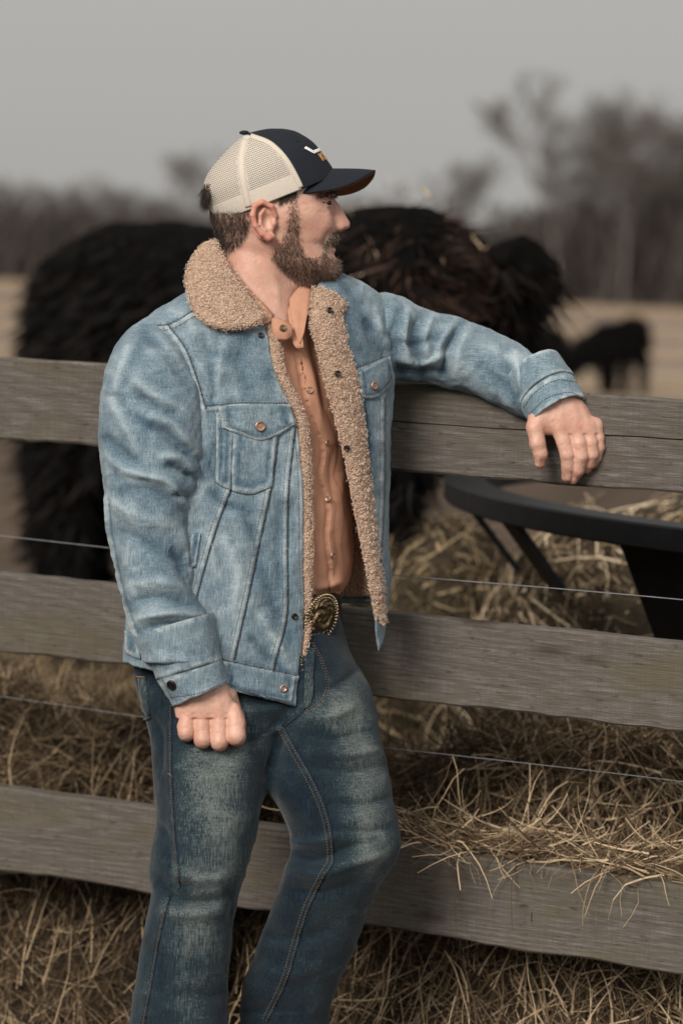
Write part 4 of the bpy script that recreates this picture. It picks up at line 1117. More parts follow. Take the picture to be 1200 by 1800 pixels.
JSEAM = [[(362, 714), (430, 708), (512, 709)], [(413, 764), (409, 812), (405, 862)], [(489, 769), (484, 812), (477, 856)], [(405, 862), (380, 930), (362, 990), (345, 1052)], [(477, 857), (455, 960), (432, 1070), (412, 1157)],
         [(385, 1158), (450, 1172), (521, 1187)], [(247, 571), (295, 570), (345, 543)], [(295, 570), (325, 610), (345, 660), (362, 718)], [(520, 745), (508, 850), (505, 960), (506, 1060), (480, 1180)],
         [(622, 648), (650, 638), (686, 621)], [(640, 705), (648, 780), (651, 850)], [(676, 700), (676, 780), (674, 900), (668, 1000)]]
JFOLD = [([(380, 860), (372, 820), (378, 780)], 10, -4), ([(540, 610), (470, 660)], 14, -3), ([(430, 590), (420, 640), (432, 690)], 12, -4), ([(395, 600), (385, 650), (380, 700)], 9, 3.5), ([(370, 640), (378, 690), (372, 720)], 9, -5),
         ([(460, 1000), (480, 1060), (505, 1120)], 10, -4), ([(455, 1080), (480, 1120), (510, 1165)], 8, 4), ([(440, 1120), (465, 1150), (500, 1180)], 7, -4), ([(500, 880), (490, 960), (498, 1040)], 12, -3.5),
         ([(390, 940), (420, 1010), (410, 1080)], 12, 4), ([(430, 900), (452, 960), (440, 1040)], 11, -4), ([(365, 860), (395, 890), (440, 895)], 8, -4), ([(355, 930), (372, 960), (380, 1010)], 8, 3),
         ([(640, 560), (655, 600), (682, 640)], 9, -5), ([(660, 540), (672, 590), (690, 620)], 7, 4), ([(615, 560), (630, 610), (650, 640)], 9, -4), ([(600, 500), (630, 530), (650, 580)], 10, -3.5),
         ([(640, 720), (652, 770), (646, 830)], 8, -3), ([(660, 880), (655, 950), (668, 1010)], 7, 3), ([(455, 790), (440, 830), (452, 860)], 9, -2.5), ([(345, 590), (372, 620), (400, 625)], 10, -3), ([(300, 545), (330, 560), (352, 600)], 8, 3)]
N = normals(JV, JQ); JV += N*(2.6*vnoise(JV, .022, 8)+1.5*vnoise(JV, .05, 9)+.9*vnoise(JV, .1, 10))[:, None]
def crumple(V, Q, amp, fr, an, seed):
    N = normals(V, Q); P = V*np.array(an); P = P+14*np.stack([vnoise(V, .02, seed), vnoise(V, .02, seed+1), vnoise(V, .02, seed+2)], -1)
    r = (1-np.abs(vnoise(P, fr, seed+3)))**4*np.clip(.5+.9*vnoise(V, .012, seed+4), 0, 1)
    V += N*(amp*r)[:, None]; return r
wear += .25*crumple(JV, JQ, 2.6, .020, (1.2, .7, 1), 70)
fold_many(JV, JQ, JFOLD, wear); seams(JV, JQ, JSEAM, wear, .62)
edgewear(JV, JQ, [[(217, 1165), (300, 1186), (403, 1217), (510, 1240)], [(521, 1240), (530, 1170), (535, 1100), (533, 1000), (531, 900), (527, 800), (519, 735), (503, 700), (481, 650), (471, 590)]], wear, 4, .9)
JW = W(JV); jacket = npmesh('jacket', JW, JQ, MAT['denim'], man, attrs={'wear': wear})
jacket['label'] = 'light blue denim jacket with open front and pale sherpa lining'
JT = bvh(JW, JQ)

# right sleeve
g = Grid((158, 552, -225), (398, 1172, -20), 3.1)
f = slab(g, crv((552, 268), (562, 250), (575, 232), (600, 208), (640, 190), (700, 178), (760, 172), (800, 176), (850, 181), (900, 186), (950, 193), (1000, 204), (1050, 214), (1100, 228), (1172, 254)),
         crv((552, 270), (562, 290), (580, 305), (600, 320), (640, 343), (700, 361), (760, 361), (830, 356), (870, 345), (900, 337), (950, 334), (1000, 337), (1050, 350), (1085, 367), (1110, 374), (1172, 378)),
         crv((552, -82), (640, -104), (760, -118), (900, -125), (1050, -134), (1172, -140)), crv((552, 10), (575, 40), (600, 60), (700, 80), (830, 82), (950, 70), (1050, 64), (1172, 60)), 2.15, 0, None, 1166)
f = smax(f, -(f+9) if False else f, 1)
RV, RQ = nets(f, g); RV = relax(RV, RQ, 2, .4); rw = .07*vnoise(RV, .02, 13)+.10*vnoise(RV, .06, 15)
N = normals(RV, RQ); RV += N*(2.6*vnoise(RV, .02, 18)+1.5*vnoise(RV, .05, 19)+.9*vnoise(RV, .1, 20))[:, None]
RF = [([(253, 582), (291, 619), (319, 652), (335, 680)], 12, -8), ([(278, 590), (310, 625), (335, 662)], 8, 4), ([(237, 685), (265, 708), (314, 738)], 11, -7), ([(225, 660), (262, 690), (318, 715)], 9, 4.5),
      ([(260, 745), (291, 759), (312, 780), (340, 811), (347, 822)], 10, -11), ([(265, 728), (300, 742), (325, 770), (352, 805)], 8, 5), ([(291, 815), (323, 829), (347, 848)], 7, -9), ([(285, 800), (320, 808), (348, 832)], 7, 4.5),
      ([(305, 864), (328, 876), (340, 882)], 8, -7), ([(183, 799), (218, 825), (265, 839), (291, 846), (319, 878), (333, 899)], 8, 7), ([(181, 764), (211, 792), (253, 820)], 10, -7), ([(193, 699), (218, 750), (237, 780)], 9, 5),
      ([(200, 690), (228, 730), (262, 745)], 9, -4), ([(215, 860), (260, 862), (300, 880), (325, 905)], 11, -5), ([(195, 930), (250, 950), (310, 985), (335, 1000)], 12, -5), ([(190, 880), (240, 905), (300, 925)], 12, 4),
      ([(225, 1060), (280, 1050), (345, 1065)], 9, -7), ([(215, 1030), (280, 1022), (340, 1040)], 9, 4), ([(235, 1090), (300, 1078), (365, 1086)], 7, 7), ([(245, 1108), (300, 1098), (372, 1106)], 6, -8),
      ([(205, 980), (215, 1020), (228, 1070)], 8, -4), ([(320, 930), (330, 980), (338, 1030)], 8, 3), ([(300, 960), (325, 1010), (345, 1050)], 8, -4), ([(250, 600), (230, 640), (215, 690)], 10, -3.5), ([(225, 610), (208, 660), (198, 700)], 9, 3.5)]
rw += .25*crumple(RV, RQ, 2.2, .020, (.8, 1.5, 1), 80)
rw -= .15*crumple(RV, RQ, -1.4, .026, (.7, 1.6, 1), 85)
fold_many(RV, RQ, RF, rw)
seams(RV, RQ, [[(190, 880), (196, 940), (208, 1000), (222, 1060), (240, 1110)]], rw)
o = npmesh('sleeve', W(RV), RQ, MAT['denim'], jacket, attrs={'wear': rw}); RT = bvh(W(RV), RQ)
# left sleeve, laid along the top board
g = Grid((560, 480, -10), (1040, 790, 215), 3.1)
f = chain(g, [(640, 598, 88, 74), (672, 592, 98, 76), (718, 604, 115, 66), (775, 613, 128, 60), (832, 633, 125, 57.5), (885, 655, 112, 55), (932, 682, 88, 52), (952, 695, 74, 48)], 8)
LV, LQ = nets(f, g); LV = relax(LV, LQ, 2, .4); lw = .07*vnoise(LV, .02, 23)+.10*vnoise(LV, .06, 25)
N = normals(LV, LQ); LV += N*(2.6*vnoise(LV, .02, 28)+1.5*vnoise(LV, .05, 29)+.9*vnoise(LV, .1, 30))[:, None]
LF = [([(700, 545), (690, 590), (698, 640), (712, 668)], 8, -8), ([(716, 542), (712, 590), (722, 640)], 7, 6), ([(742, 550), (728, 590), (738, 640), (745, 668)], 8, -7), ([(762, 552), (748, 590), (752, 630)], 7, 5),
      ([(812, 566), (786, 610), (775, 668)], 7, -10), ([(800, 562), (772, 605), (762, 655)], 7, 5), ([(826, 573), (806, 620), (800, 670)], 8, 5), ([(690, 600), (730, 605), (770, 590)], 8, -4),
      ([(690, 625), (735, 640), (785, 620)], 8, 5), ([(692, 650), (735, 655), (780, 650)], 6, -5), ([(880, 625), (895, 660), (905, 705)], 9, -5), ([(905, 618), (912, 655), (918, 700)], 8, 5), ([(940, 638), (925, 660), (918, 690)], 7, -6),
      ([(960, 645), (942, 655), (930, 672)], 6, 5), ([(840, 640), (870, 665), (905, 690)], 12, -4), ([(850, 600), (880, 625), (920, 640)], 12, 3.5), ([(670, 530), (672, 580), (690, 620)], 8, -7)]
lw += .25*crumple(LV, LQ, 3.0, .022, (1.5, .7, 1), 90)
fold_many(LV, LQ, LF, lw)
o = npmesh('sleeve', W(LV), LQ, MAT['denim_x'], jacket, attrs={'wear': lw}); LT = bvh(W(LV), LQ)

# cuffs
def rings(a, b, prof, n, squash=1., ref=(0, 0, 1.), jag=0.):
    a, b = np.array(a, float), np.array(b, float); ax_ = (b-a)/np.linalg.norm(b-a)
    e1 = np.cross(ax_, ref); e1 /= np.linalg.norm(e1); e2 = np.cross(e1, ax_)
    th = np.linspace(0, 2*np.pi, n+1); R_ = []
    for t, r in prof:
        nz = 1+jag*vnoise(np.stack([np.cos(th)*2, np.sin(th)*2, th*0+t*3], -1), 1.6, 3)
        R_.append(a+(b-a)*t+(np.cos(th)*r*nz)[:, None]*e1+(np.sin(th)*r*squash*nz)[:, None]*e2)
    return np.stack(R_, 0)
def cuffmesh(name, a, b, prof, squash, mat, edge, jag=.03):
    Gp = rings(a, b, prof, 96, squash, jag=jag)
    V, Q = sheet(Gp); ctr = (np.array(a)+np.array(b))/2
    N = normals(V, Q)
    if ((V[:97*4]-ctr)*N[:97*4]).sum() < 0: Q = Q[:, ::-1].copy(); N = -N
    k = np.repeat([p[0] for p in prof], 97)
    V += N*(1.3*vnoise(V, .06, 31)+.8*vnoise(V, .16, 33))[:, None]
    wr = .1*vnoise(V, .05, 35)
    for e in edge: wr += np.exp(-((k-e)/.09)**2)*(.45+.6*vnoise(V, .16, 36))
    return npmesh(name, W(V), Q, mat, jacket, attrs={'wear': wr}), W(V), Q
def cprof(r0, r1, n=16, th=5): return [(t, r0+(r1-r0)*t) for t in np.linspace(0, 1, n)]+[(1.0, r1-th*.5), (.98, r1-th), (.5, (r0+r1)/2-th-2)]
_, c1v, c1q = cuffmesh('turned_cuff', (309, 1096, -138), (333, 1178, -140), cprof(68, 60), .95, MAT['denim'], (0., 1.))
cuffR, c2v, c2q = cuffmesh('cuff', (329, 1166, -140), (353, 1221, -140), cprof(61, 54, th=6), .9, MAT['denim'], (.25, 1.), .02)
_, c3v, c3q = cuffmesh('turned_cuff', (936, 652, 86), (962, 690, 60), cprof(55, 56), .95, MAT['denim_x'], (0., 1.))
cuffL, c4v, c4q = cuffmesh('cuff', (955, 680, 66), (981, 726, 42), cprof(54, 54, th=6), .9, MAT['denim_x'], (.25, 1.), .02)
C2T = bvh(c2v, c2q)

# patches sewn on to the jacket
def patch(name, tree, top, bot, off, parent, mat=None, n=26, m=14, thick_=4., bulge=2., wearing=True, fallback=None):
    t_, b_ = spline(np.array(top, float), n), spline(np.array(bot, float), n)
    P = np.zeros((m, n, 3)); px_ = np.zeros((m, n, 2)); last = None
    for i_ in range(m):
        for j_ in range(n):
            q = t_[j_]*(1-i_/(m-1))+b_[j_]*(i_/(m-1)); h = cast(tree, *q); px_[i_, j_] = q
            if h is None: h = last
            last = h
            a_ = i_/(m-1); c_ = j_/(n-1)
            k = off+bulge*math.sin(math.pi*a_)*math.sin(math.pi*c_)+1.2*(a_**3)
            P[i_, j_] = np.array(h[0])+np.array(h[1])*k/S
    for _ in range(2):
        Pc = P.copy(); Pc[1:-1, 1:-1] = .5*P[1:-1, 1:-1]+.125*(P[:-2, 1:-1]+P[2:, 1:-1]+P[1:-1, :-2]+P[1:-1, 2:]); P = Pc
    V, Q = sheet(P, thick_/S); n0 = normals(P.reshape(-1, 3), sheet(P)[1])
    if (n0*(P.reshape(-1, 3)-CM[:3, 3])).sum() > 0: V, Q = sheet(P[:, ::-1], thick_/S)
    ii, jj_ = np.meshgrid(np.linspace(0, 1, m), np.linspace(0, 1, n), indexing='ij')
    if wearing:
        e = np.minimum(np.minimum((1-ii)*m*1.0, jj_*n*.8), (1-jj_)*n*.8)
        wr = np.exp(-((e-.2)/1.)**2)*(.38+.5*vnoise(P*170, 1, 7))-.4*np.exp(-((e-2.4)/.8)**2)+.16*vnoise(P*200, 1, 3); wr = np.concatenate([wr.ravel()]*2)
        if (n0*(P.reshape(-1, 3)-CM[:3, 3])).sum() > 0: wr = np.concatenate([wr[:m*n].reshape(m, n)[:, ::-1].ravel()]*2)
    else: wr = np.zeros(len(V))
    o = npmesh(name, V, Q, mat or MAT['denim'], parent, attrs={'wear': wr, 'rnd': np.full(len(V), .5)}); return o, V, Q
pf, pv, pq = patch('pocket_flap', JT, [(384, 716), (420, 713), (470, 711), (509, 714)], [(390, 752), (425, 765), (456, 775), (490, 763), (518, 746)], 3, jacket)
PFT = bvh(pv, pq)
pf2, pv2, pq2 = patch('pocket_flap', JT, [(629, 655), (650, 644), (684, 627)], [(633, 698), (648, 701), (664, 697), (680, 680), (690, 664)], 3, jacket)
PF2T = bvh(pv2, pq2)
patch('pocket', JT, [(380, 726), (395, 724), (410, 722)], [(380, 848), (392, 856), (405, 861)], 1.2, jacket, n=10, m=24, thick_=2, bulge=.5)
patch('pocket', JT, [(412, 730), (450, 730), (489, 730)], [(405, 862), (437, 869), (477, 856)], 1.6, jacket, n=20, m=20, thick_=2.4, bulge=2)
patch('pocket_welt', JT, [(338, 938), (346, 936), (353, 937)], [(328, 1000), (337, 998), (344, 996)], 3, jacket, n=8, m=12, thick_=3, bulge=1)
patch('waistband', JT, [(392, 1163), (450, 1176), (520, 1190)], [(398, 1216), (450, 1228), (511, 1241)], 2.2, jacket, n=34, m=10, thick_=3, bulge=1.5)
patch('waistband_tab', JT, [(222, 1108), (233, 1112), (246, 1116)], [(223, 1146), (234, 1152), (248, 1158)], 4, jacket, n=8, m=8, thick_=4, bulge=1.5)

def stud(name, tree, u_, v_, r, mat, parent, off=1.5, hole=False):
    h = cast(tree, u_, v_)
    if h is None: return
    nrm = np.array(h[1]); a_ = np.cross(nrm, [0, 0, 1.]); a_ /= np.linalg.norm(a_); b_ = np.cross(nrm, a_)
    th = np.linspace(0, 2*np.pi, 21); prof = [(1.0, -1.5), (1.0, 1.2), (.93, 2.2), (.78, 2.5), (.7, 1.9), (.3, 2.2), (.02, 2.3)] if not hole else [(1., -1), (1., 1.6), (.85, 2.4), (.6, 2.2), (.5, .6), (.25, .4), (.02, 1.6)]
    Gp = np.stack([np.array(h[0])+nrm*(off+z)/S*(r/9)**.3+(np.cos(th)[:, None]*a_+np.sin(th)[:, None]*b_)*r*q/S for q, z in prof], 0)
    V, Q = sheet(Gp); npmesh(name, V, Q, mat, parent)
stud('button', PFT, 457, 749, 9.2, MAT['copper'], pf); stud('button', PF2T, 657, 678, 7.5, MAT['copper'], pf2)
stud('snap', JT, 497, 1210, 6.5, MAT['copper'], jacket, 4, True); stud('snap', JT, 517, 1083, 5.5, MAT['darkmetal'], jacket, 2, True); stud('snap', JT, 458, 590, 5, MAT['darkmetal'], jacket, 2, True)
stud('button', C2T, 302, 1204, 9, MAT['darkmetal'], cuffR, 1)

# stitching: dashes sewn along the seams
def stitches(tree, L, parent, mat, off=0., gap=5.2, lenf=.62, r=.62, lift=1.0, name='stitching'):
    out = []
    for pl, o_ in L:
        pl = np.array(pl, float); ln = np.linalg.norm(np.diff(pl, axis=0), axis=1).sum(); n_ = int(ln/gap)+2
        pp = spline(pl, n_*2) if len(pl) > 2 else pl[0]+(pl[1]-pl[0])*np.linspace(0, 1, n_*2)[:, None]
        t_ = np.gradient(pp, axis=0); t_ /= np.linalg.norm(t_, axis=1, keepdims=True)+1e-9; pp = pp+np.stack([-t_[:, 1], t_[:, 0]], -1)*o_
        for k in range(0, len(pp)-1, 2):
            a_, b_ = pp[k], pp[k]+t_[k]*gap*lenf
            h1, h2 = cast(tree, *a_), cast(tree, *b_)
            if h1 and h2 and (h1[0]-h2[0]).length < .02:
                P = np.array([np.array(h1[0])+np.array(h1[1])*lift*.3/S, (np.array(h1[0])+np.array(h2[0]))/2+np.array(h1[1])*lift/S, np.array(h2[0])+np.array(h2[1])*lift*.3/S])
                out.append(tube(P, r/S, 4))
    if out:
        V, fl = joinnp(out); o = npmesh(name, V, fl, mat, parent); o['kind'] = 'stuff'; return o
js = []
for pl in JSEAM: js += [(pl, 1.5), (pl, 9)]
js += [([(380, 728), (379, 800), (380, 848), (405, 862), (437, 870), (477, 857)], 0), ([(511, 1235), (450, 1222), (400, 1211)], 0), ([(526, 1170), (529, 1100), (526, 1000), (525, 900), (521, 800), (513, 735), (498, 700)], 0)]
stitches(JT, js, jacket, MAT['thread'], r=.5)
stitches(PFT, [([(391, 722), (396, 747), (425, 758), (456, 768), (490, 756), (511, 744)], 0), ([(388, 722), (393, 750), (425, 762)], 0)], pf, MAT['thread'], r=.5)
stitches(PF2T, [([(635, 690), (650, 693), (664, 689), (684, 664)], 0)], pf2, MAT['thread'], r=.5)
stitches(C2T, [([(283, 1184), (330, 1178), (386, 1160)], 0), ([(300, 1226), (350, 1218), (398, 1197)], 0), ([(283, 1186), (303, 1228)], 0)], cuffR, MAT['thread_dark'], r=.55)
stitches(bvh(c4v, c4q), [([(920, 716), (940, 690), (985, 668), (1012, 672)], 0), ([(930, 728), (958, 702), (1000, 690), (1022, 700)], 0)], cuffL, MAT['thread_dark'], r=.55)
for pl in JSEAM:
    cord(JT, pl, .75, MAT['thread_dark'], 'seam_line', jacket, .3, 40)

# ---------------------------------------------------------------- sherpa: collar, lapel, edge rolls
def fluff(name, V, Q, dens, parent, seed, ln=(6, 11.5), rd=(.5, .85), front=.6, core=None):
    """curly pile grown on a world-space sheet"""
    p, nn = sample(V, Q, dens, seed=seed)
    vd = p-CM[:3, 3]; vd /= np.linalg.norm(vd, axis=1, keepdims=True); k = (nn*vd).sum(1) < front; p, nn = p[k], nn[k]
    g = np.random.default_rng(seed); n = len(p)
    cl = np.stack([vnoise(p*190, 1, 3), vnoise(p*190, 1, 4), vnoise(p*190, 1, 5)], -1)
    d = nn*.75+cl*1.5+g.normal(size=(n, 3))*.22-np.array([0, 0, .25])
    V2, Q2, rn = strands(p-nn*.0008, d, g.uniform(*ln, n)/S, g.uniform(*rd, n)/S, 4, .75, .03, .15, 2, seed, .45)
    rn = np.clip(rn*.75+.12+np.repeat(.22*vnoise(p*160, 1, 8), 10), 0, 1)
    o = npmesh(name, V2, Q2, MAT['sherpa'], parent, attrs={'rnd': rn}); o['kind'] = 'stuff'; return o
def oriented(V, Q, c):
    N = normals(V, Q)
    if ((V-c)*N).sum() < 0: Q = Q[:, ::-1].copy()
    return V, Q
# collar folded down round the neck
inner = spline([(474, 560, -92), (452, 532, -96), (425, 498, -92), (400, 462, -74), (385, 436, -44), (382, 424, 0), (392, 426, 44), (430, 440, 72), (480, 470, 80), (525, 495, 66), (552, 508, 30)], 40)
outer = spline([(462, 566, -122), (420, 576, -138), (378, 574, -142), (348, 556, -134), (332, 520, -118), (326, 490, -92), (336, 462, -40), (350, 448, 20), (385, 450, 90), (450, 462, 128), (520, 490, 128), (575, 512, 96), (596, 530, 40)], 40)
tt = np.linspace(0, 1, 16)
rows = []
ctr_ = np.array([455, 520, 0])
for t in tt:
    P = inner*(1-t)+outer*t; up = np.sin(np.pi*t)**.8
    P = P+up*(np.array([-4., -9., -6.]) if True else 0)*np.linspace(1, .55, 40)[:, None]
    rows.append(P)
CG = np.stack(rows, 0)
Vc = W(CG); V, Q = sheet(Vc, 11/S)
N0 = normals(*sheet(Vc))
if N0[:, 2].mean() < 0: V, Q = sheet(Vc[:, ::-1], 11/S)
collar = npmesh('collar', V, Q, MAT['sherpa_base'], jacket)
V0, Q0 = sheet(Vc if N0[:, 2].mean() >= 0 else Vc[:, ::-1])
fluff('sherpa_pile', V, Q, 28000, collar, 91, front=.9)
# left lapel turned out over the chest
RB = crv((505, 570), (520, 602), (560, 606), (600, 612), (650, 628), (750, 643), (850, 655), (950, 667), (1040, 678), (1095, 680))
LEv = crv((505, 548), (520, 545), (560, 541), (620, 555), (690, 573), (800, 601), (900, 621), (1000, 641), (1060, 653), (1095, 664))
vs_ = np.linspace(506, 1094, 90); rows = []
for v_ in vs_:
    a_, b_ = float(LEv(v_))+4, float(RB(v_))-3; row = []
    for t in np.linspace(0, 1, 10):
        u_ = a_+(b_-a_)*t
        cx = float(jl(v_)+jr(v_))/2; rx = float(jr(v_)-jl(v_))/2
        q = min(abs((u_-cx)/rx), .98); wj = SH*(u_-cx)-float(jh(v_))*(1-q**2.25)**(1/2.25)
        row.append((u_, v_, wj-7-7*math.sin(math.pi*t)+12*(1-t)**4))
    rows.append(row)
LG = W(np.array(rows)); V, Q = sheet(LG, 9/S)
if (normals(*sheet(LG))*(LG.reshape(-1, 3)-CM[:3, 3])).sum() > 0: V, Q = sheet(LG[:, ::-1], 9/S)
lapel = npmesh('lapel', V, Q, MAT['sherpa_base'], jacket); LPT = bvh(V, Q)
fluff('sherpa_pile', V, Q, 31000, lapel, 92, front=.5)
for (u_, v_) in ((578, 547), (592, 657), (611, 787)): stud('snap', LPT, u_, v_, 5.5, MAT['darkmetal'], lapel, 5, True)
# lining roll along the right front edge
vs_ = np.linspace(566, 1180, 70); P = []
for v_ in vs_:
    u_ = float(RE(v_))+float(np.interp(v_, [560, 600, 800, 1060, 1180], [6, 9, 8, 7, 2])); cx = float(jl(v_)+jr(v_))/2; rx = float(jr(v_)-jl(v_))/2
    q = min(abs((u_-cx)/rx), .98); P.append((u_, v_, SH*(u_-cx)-float(jh(v_))*(1-q**2.25)**(1/2.25)+8))
P = np.array(P); rr = np.interp(vs_, [560, 600, 700, 900, 1060, 1180], [6, 10, 11, 9, 8, 3])
V, fl = tube(W(P), np.stack([rr, rr*.8], -1)/S, 12); q_ = fl[0]; cen = np.repeat(W(P), 12, 0); nn_ = normals(V, q_)
if ((V-cen)*nn_).sum() < 0: fl = [f_[:, ::-1].copy() for f_ in fl]
roll = npmesh('lining_edge', V, fl, MAT['sherpa_base'], jacket)
fluff('sherpa_pile', V, fl[0], 14000, roll, 93, ln=(5, 10), front=.6)
# inside lining of the jacket behind the shirt
g = Grid((225, 480, -190), (690, 1180, 200), 7.)
f = slab(g, lambda v: jl(v)+13, lambda v: jr(v)-12, 0., lambda v: jh(v)-12, 2.25, SH)
f = np.maximum(f, -(f+9)); vv = g.v.astype(np.float32); midw = SH*(g.u-460)
f = smax(f, -np.maximum(np.maximum(RE(vv).astype(np.float32)-g.u, g.u-LE(vv).astype(np.float32)), g.w-midw-5), 3)
tb = np.clip((g.u-560)/40, 0, 1)
f = np.maximum(f, vv-(1150*(1-tb)+(1120-70*np.clip((g.w-midw+50)/80, 0, 1))*tb)); f = smax(f, -NECKHOLE(g), 4)
V, Q = nets(f.astype(np.float32), g); npmesh('inner_lining', W(V), Q, MAT['sherpa_base'], jacket)

# ---------------------------------------------------------------- shirt
g = Grid((330, 486, -150), (640, 1086, 150), 3.6)
sr = crv((486, 548), (530, 562), (560, 574), (650, 591), (750, 606), (850, 616), (950, 620), (1000, 618), (1026, 611), (1046, 597), (1086, 590))
f = slab(g, 338., sr, 4., crv((486, 48), (560, 78), (650, 97), (800, 107), (1000, 106), (1086, 92)), 2.2, SH, None, 1080)
f = smax(f, -cone(g, (455, 470, WC), (474, 566, WC-14), 61, 60), 6)
SV, SQ = nets(f, g); SV = relax(SV, SQ, 2, .4); N = normals(SV, SQ)
SV += N*(1.6*vnoise(SV, .03, 41))[:, None]
PL = [(520, 610), (534, 680), (543, 722), (558, 757), (568, 795), (562, 838), (571, 867), (577, 903), (574, 938), (581, 1005), (577, 1042)]
N = normals(SV, SQ); stroke(SV, N, PL, 26, 4.2, False, -1, True); N = normals(SV, SQ); stroke(SV, N, PL, 3.6, -4.5, False)
for pl, wd, am in (([(530, 600), (548, 660), (560, 720), (566, 760)], 7, 4), ([(540, 590), (562, 650), (572, 720)], 6, -5), ([(522, 590), (530, 640), (536, 700)], 7, -4), ([(548, 575), (568, 625), (584, 700)], 7, 4), ([(545, 800), (552, 850), (545, 900)], 8, 3),
                   ([(590, 780), (582, 830), (588, 880)], 8, -4), ([(600, 830), (600, 900), (602, 960)], 8, 3.5), ([(545, 960), (560, 990), (552, 1030)], 9, -3.5), ([(588, 930), (596, 980), (588, 1020)], 8, -4), ([(550, 1036), (580, 1028), (606, 1020)], 7, 6), ([(555, 1052), (580, 1048), (600, 1038)], 6, -5), ([(512, 560), (520, 600), (526, 640)], 6, 3)):
    N = normals(SV, SQ); stroke(SV, N, pl, wd, am)
_ = crumple(SV, SQ, -1.6, .03, (1.6, .8, 1), 120)
shirt = npmesh('shirt', W(SV), SQ, MAT['shirt'], man); ST = bvh(W(SV), SQ)
shirt['label'] = 'rust orange snap-front shirt under the jacket'
for (u_, v_, r_, m_) in ((544, 686, 6.2, 'copper'), (575, 779, 5.5, 'copper'), (577, 877, 5.5, 'copper'), (584, 976, 5.5, 'copper')): stud('snap', ST, u_, v_, r_, MAT[m_], shirt, 1)
def flap(name, pts_top, pts_bot, th_, mat, parent, n=24, m=10, bul=(0, 0, 0)):
    a_, b_ = spline(pts_top, n), spline(pts_bot, n); t = np.linspace(0, 1, m)[:, None, None]
    P = a_[None]*(1-t)+b_[None]*t+np.sin(np.pi*t)*np.array(bul, float)
    Pw = W(P); V, Q = sheet(Pw, th_/S)
    if (normals(*sheet(Pw))*(Pw.reshape(-1, 3)-CM[:3, 3])).sum() > 0: V, Q = sheet(Pw[:, ::-1], th_/S)
    return npmesh(name, V, Q, mat, parent), V, Q
flap('shirt_collar', [(394, 452, -70), (422, 488, -86), (450, 520, -90), (472, 542, -88), (483, 555, -82)], [(380, 478, -78), (404, 516, -98), (434, 552, -106), (464, 570, -106), (477, 564, -100)], 4, MAT['shirt'], shirt, bul=(-2, 0, -4))
cst, cv_, cq_ = flap('shirt_collar', [(476, 560, -96), (486, 558, -98), (498, 562, -96), (512, 570, -88)], [(478, 592, -98), (488, 598, -102), (502, 598, -102), (514, 592, -94)], 4, MAT['shirt'], shirt, bul=(0, 0, -5))
stud('snap', bvh(cv_, cq_), 497, 577, 6, MAT['brass'], shirt, 1)
flap('shirt_collar', [(508, 526, -46), (518, 512, -38), (532, 500, -30), (546, 495, -22), (552, 497, -16)], [(513, 572, -70), (517, 584, -80), (521, 592, -85), (527, 604, -89), (534, 584, -80)], 4, MAT['shirt'], shirt, bul=(0, 0, -5))
flap('shirt_collar', [(505, 545, -52), (512, 530, -46), (520, 516, -38)], [(514, 600, -88), (524, 612, -90), (534, 610, -90)], 4, MAT['shirt'], shirt, bul=(0, 0, -4))

# ---------------------------------------------------------------- jeans, belt, boots
g = Grid((205, 1036, -215), (725, 2150, 205), 4.)
f = slab(g, crv((1036, 246), (1150, 238), (1250, 255), (1320, 267), (1400, 273), (1450, 275), (1500, 268), (1540, 263), (1570, 266), (1600, 261), (1650, 250), (1700, 243), (1750, 236), (1800, 230), (1900, 228), (2000, 232), (2150, 240)),
         crv((1036, 480), (1150, 488), (1250, 499), (1300, 491), (1350, 478), (1400, 465), (1450, 452), (1500, 441), (1550, 427), (1580, 421), (1620, 411), (1650, 408), (1700, 403), (1750, 401), (1800, 402), (1900, 400), (2150, 400)),
         crv((1036, -10), (1150, -18), (1250, -30), (1350, -58), (1500, -84), (1800, -60), (2150, -40)), crv((1036, 84), (1250, 90), (1400, 88), (1500, 80), (1600, 74), (1800, 75), (2150, 80)), 2.2, .12)
f2 = slab(g, crv((1036, 400), (1150, 440), (1250, 478), (1300, 476), (1350, 465), (1379, 464), (1409, 482), (1448, 503), (1480, 514), (1500, 511), (1535, 499), (1600, 477), (1687, 443), (1721, 430), (1800, 424), (1900, 420), (2000, 415), (2150, 405)),
          crv((1036, 588), (1097, 595), (1154, 616), (1201, 645), (1288, 668), (1375, 685), (1448, 698), (1487, 703), (1522, 691), (1552, 669), (1591, 647), (1635, 636), (1678, 617), (1717, 600), (1756, 583), (1800, 577), (1900, 572), (2150, 560)),
          crv((1036, 10), (1250, 0), (1450, -30), (1500, -32), (1650, 15), (1800, 55), (2150, 105)), crv((1036, 90), (1250, 90), (1450, 82), (1500, 80), (1650, 70), (2150, 66)), 2.2, .10)
f = smin(f, f2, 14)
f = smin(f, slab(g, crv((1036, 250), (1150, 240), (1250, 262), (1290, 300)), crv((1036, 590), (1097, 595), (1154, 614), (1201, 640), (1250, 640), (1290, 560)), crv((1036, -6), (1150, -6), (1290, -18)), crv((1036, 84), (1200, 86), (1290, 76)), 2.2, .24, None, 1285), 14)
f = np.maximum(f, np.maximum(1052-g.v, g.v-2110)).astype(np.float32)
PV, PQ = nets(f, g); PV = relax(PV, PQ, 2, .4)
N = normals(PV, PQ); PV += N*(2.4*vnoise(PV, .018, 51)+1.3*vnoise(PV, .045, 52))[:, None]
pw = .10*vnoise(PV, .02, 53)+.08*vnoise(PV, .07, 54)-.41
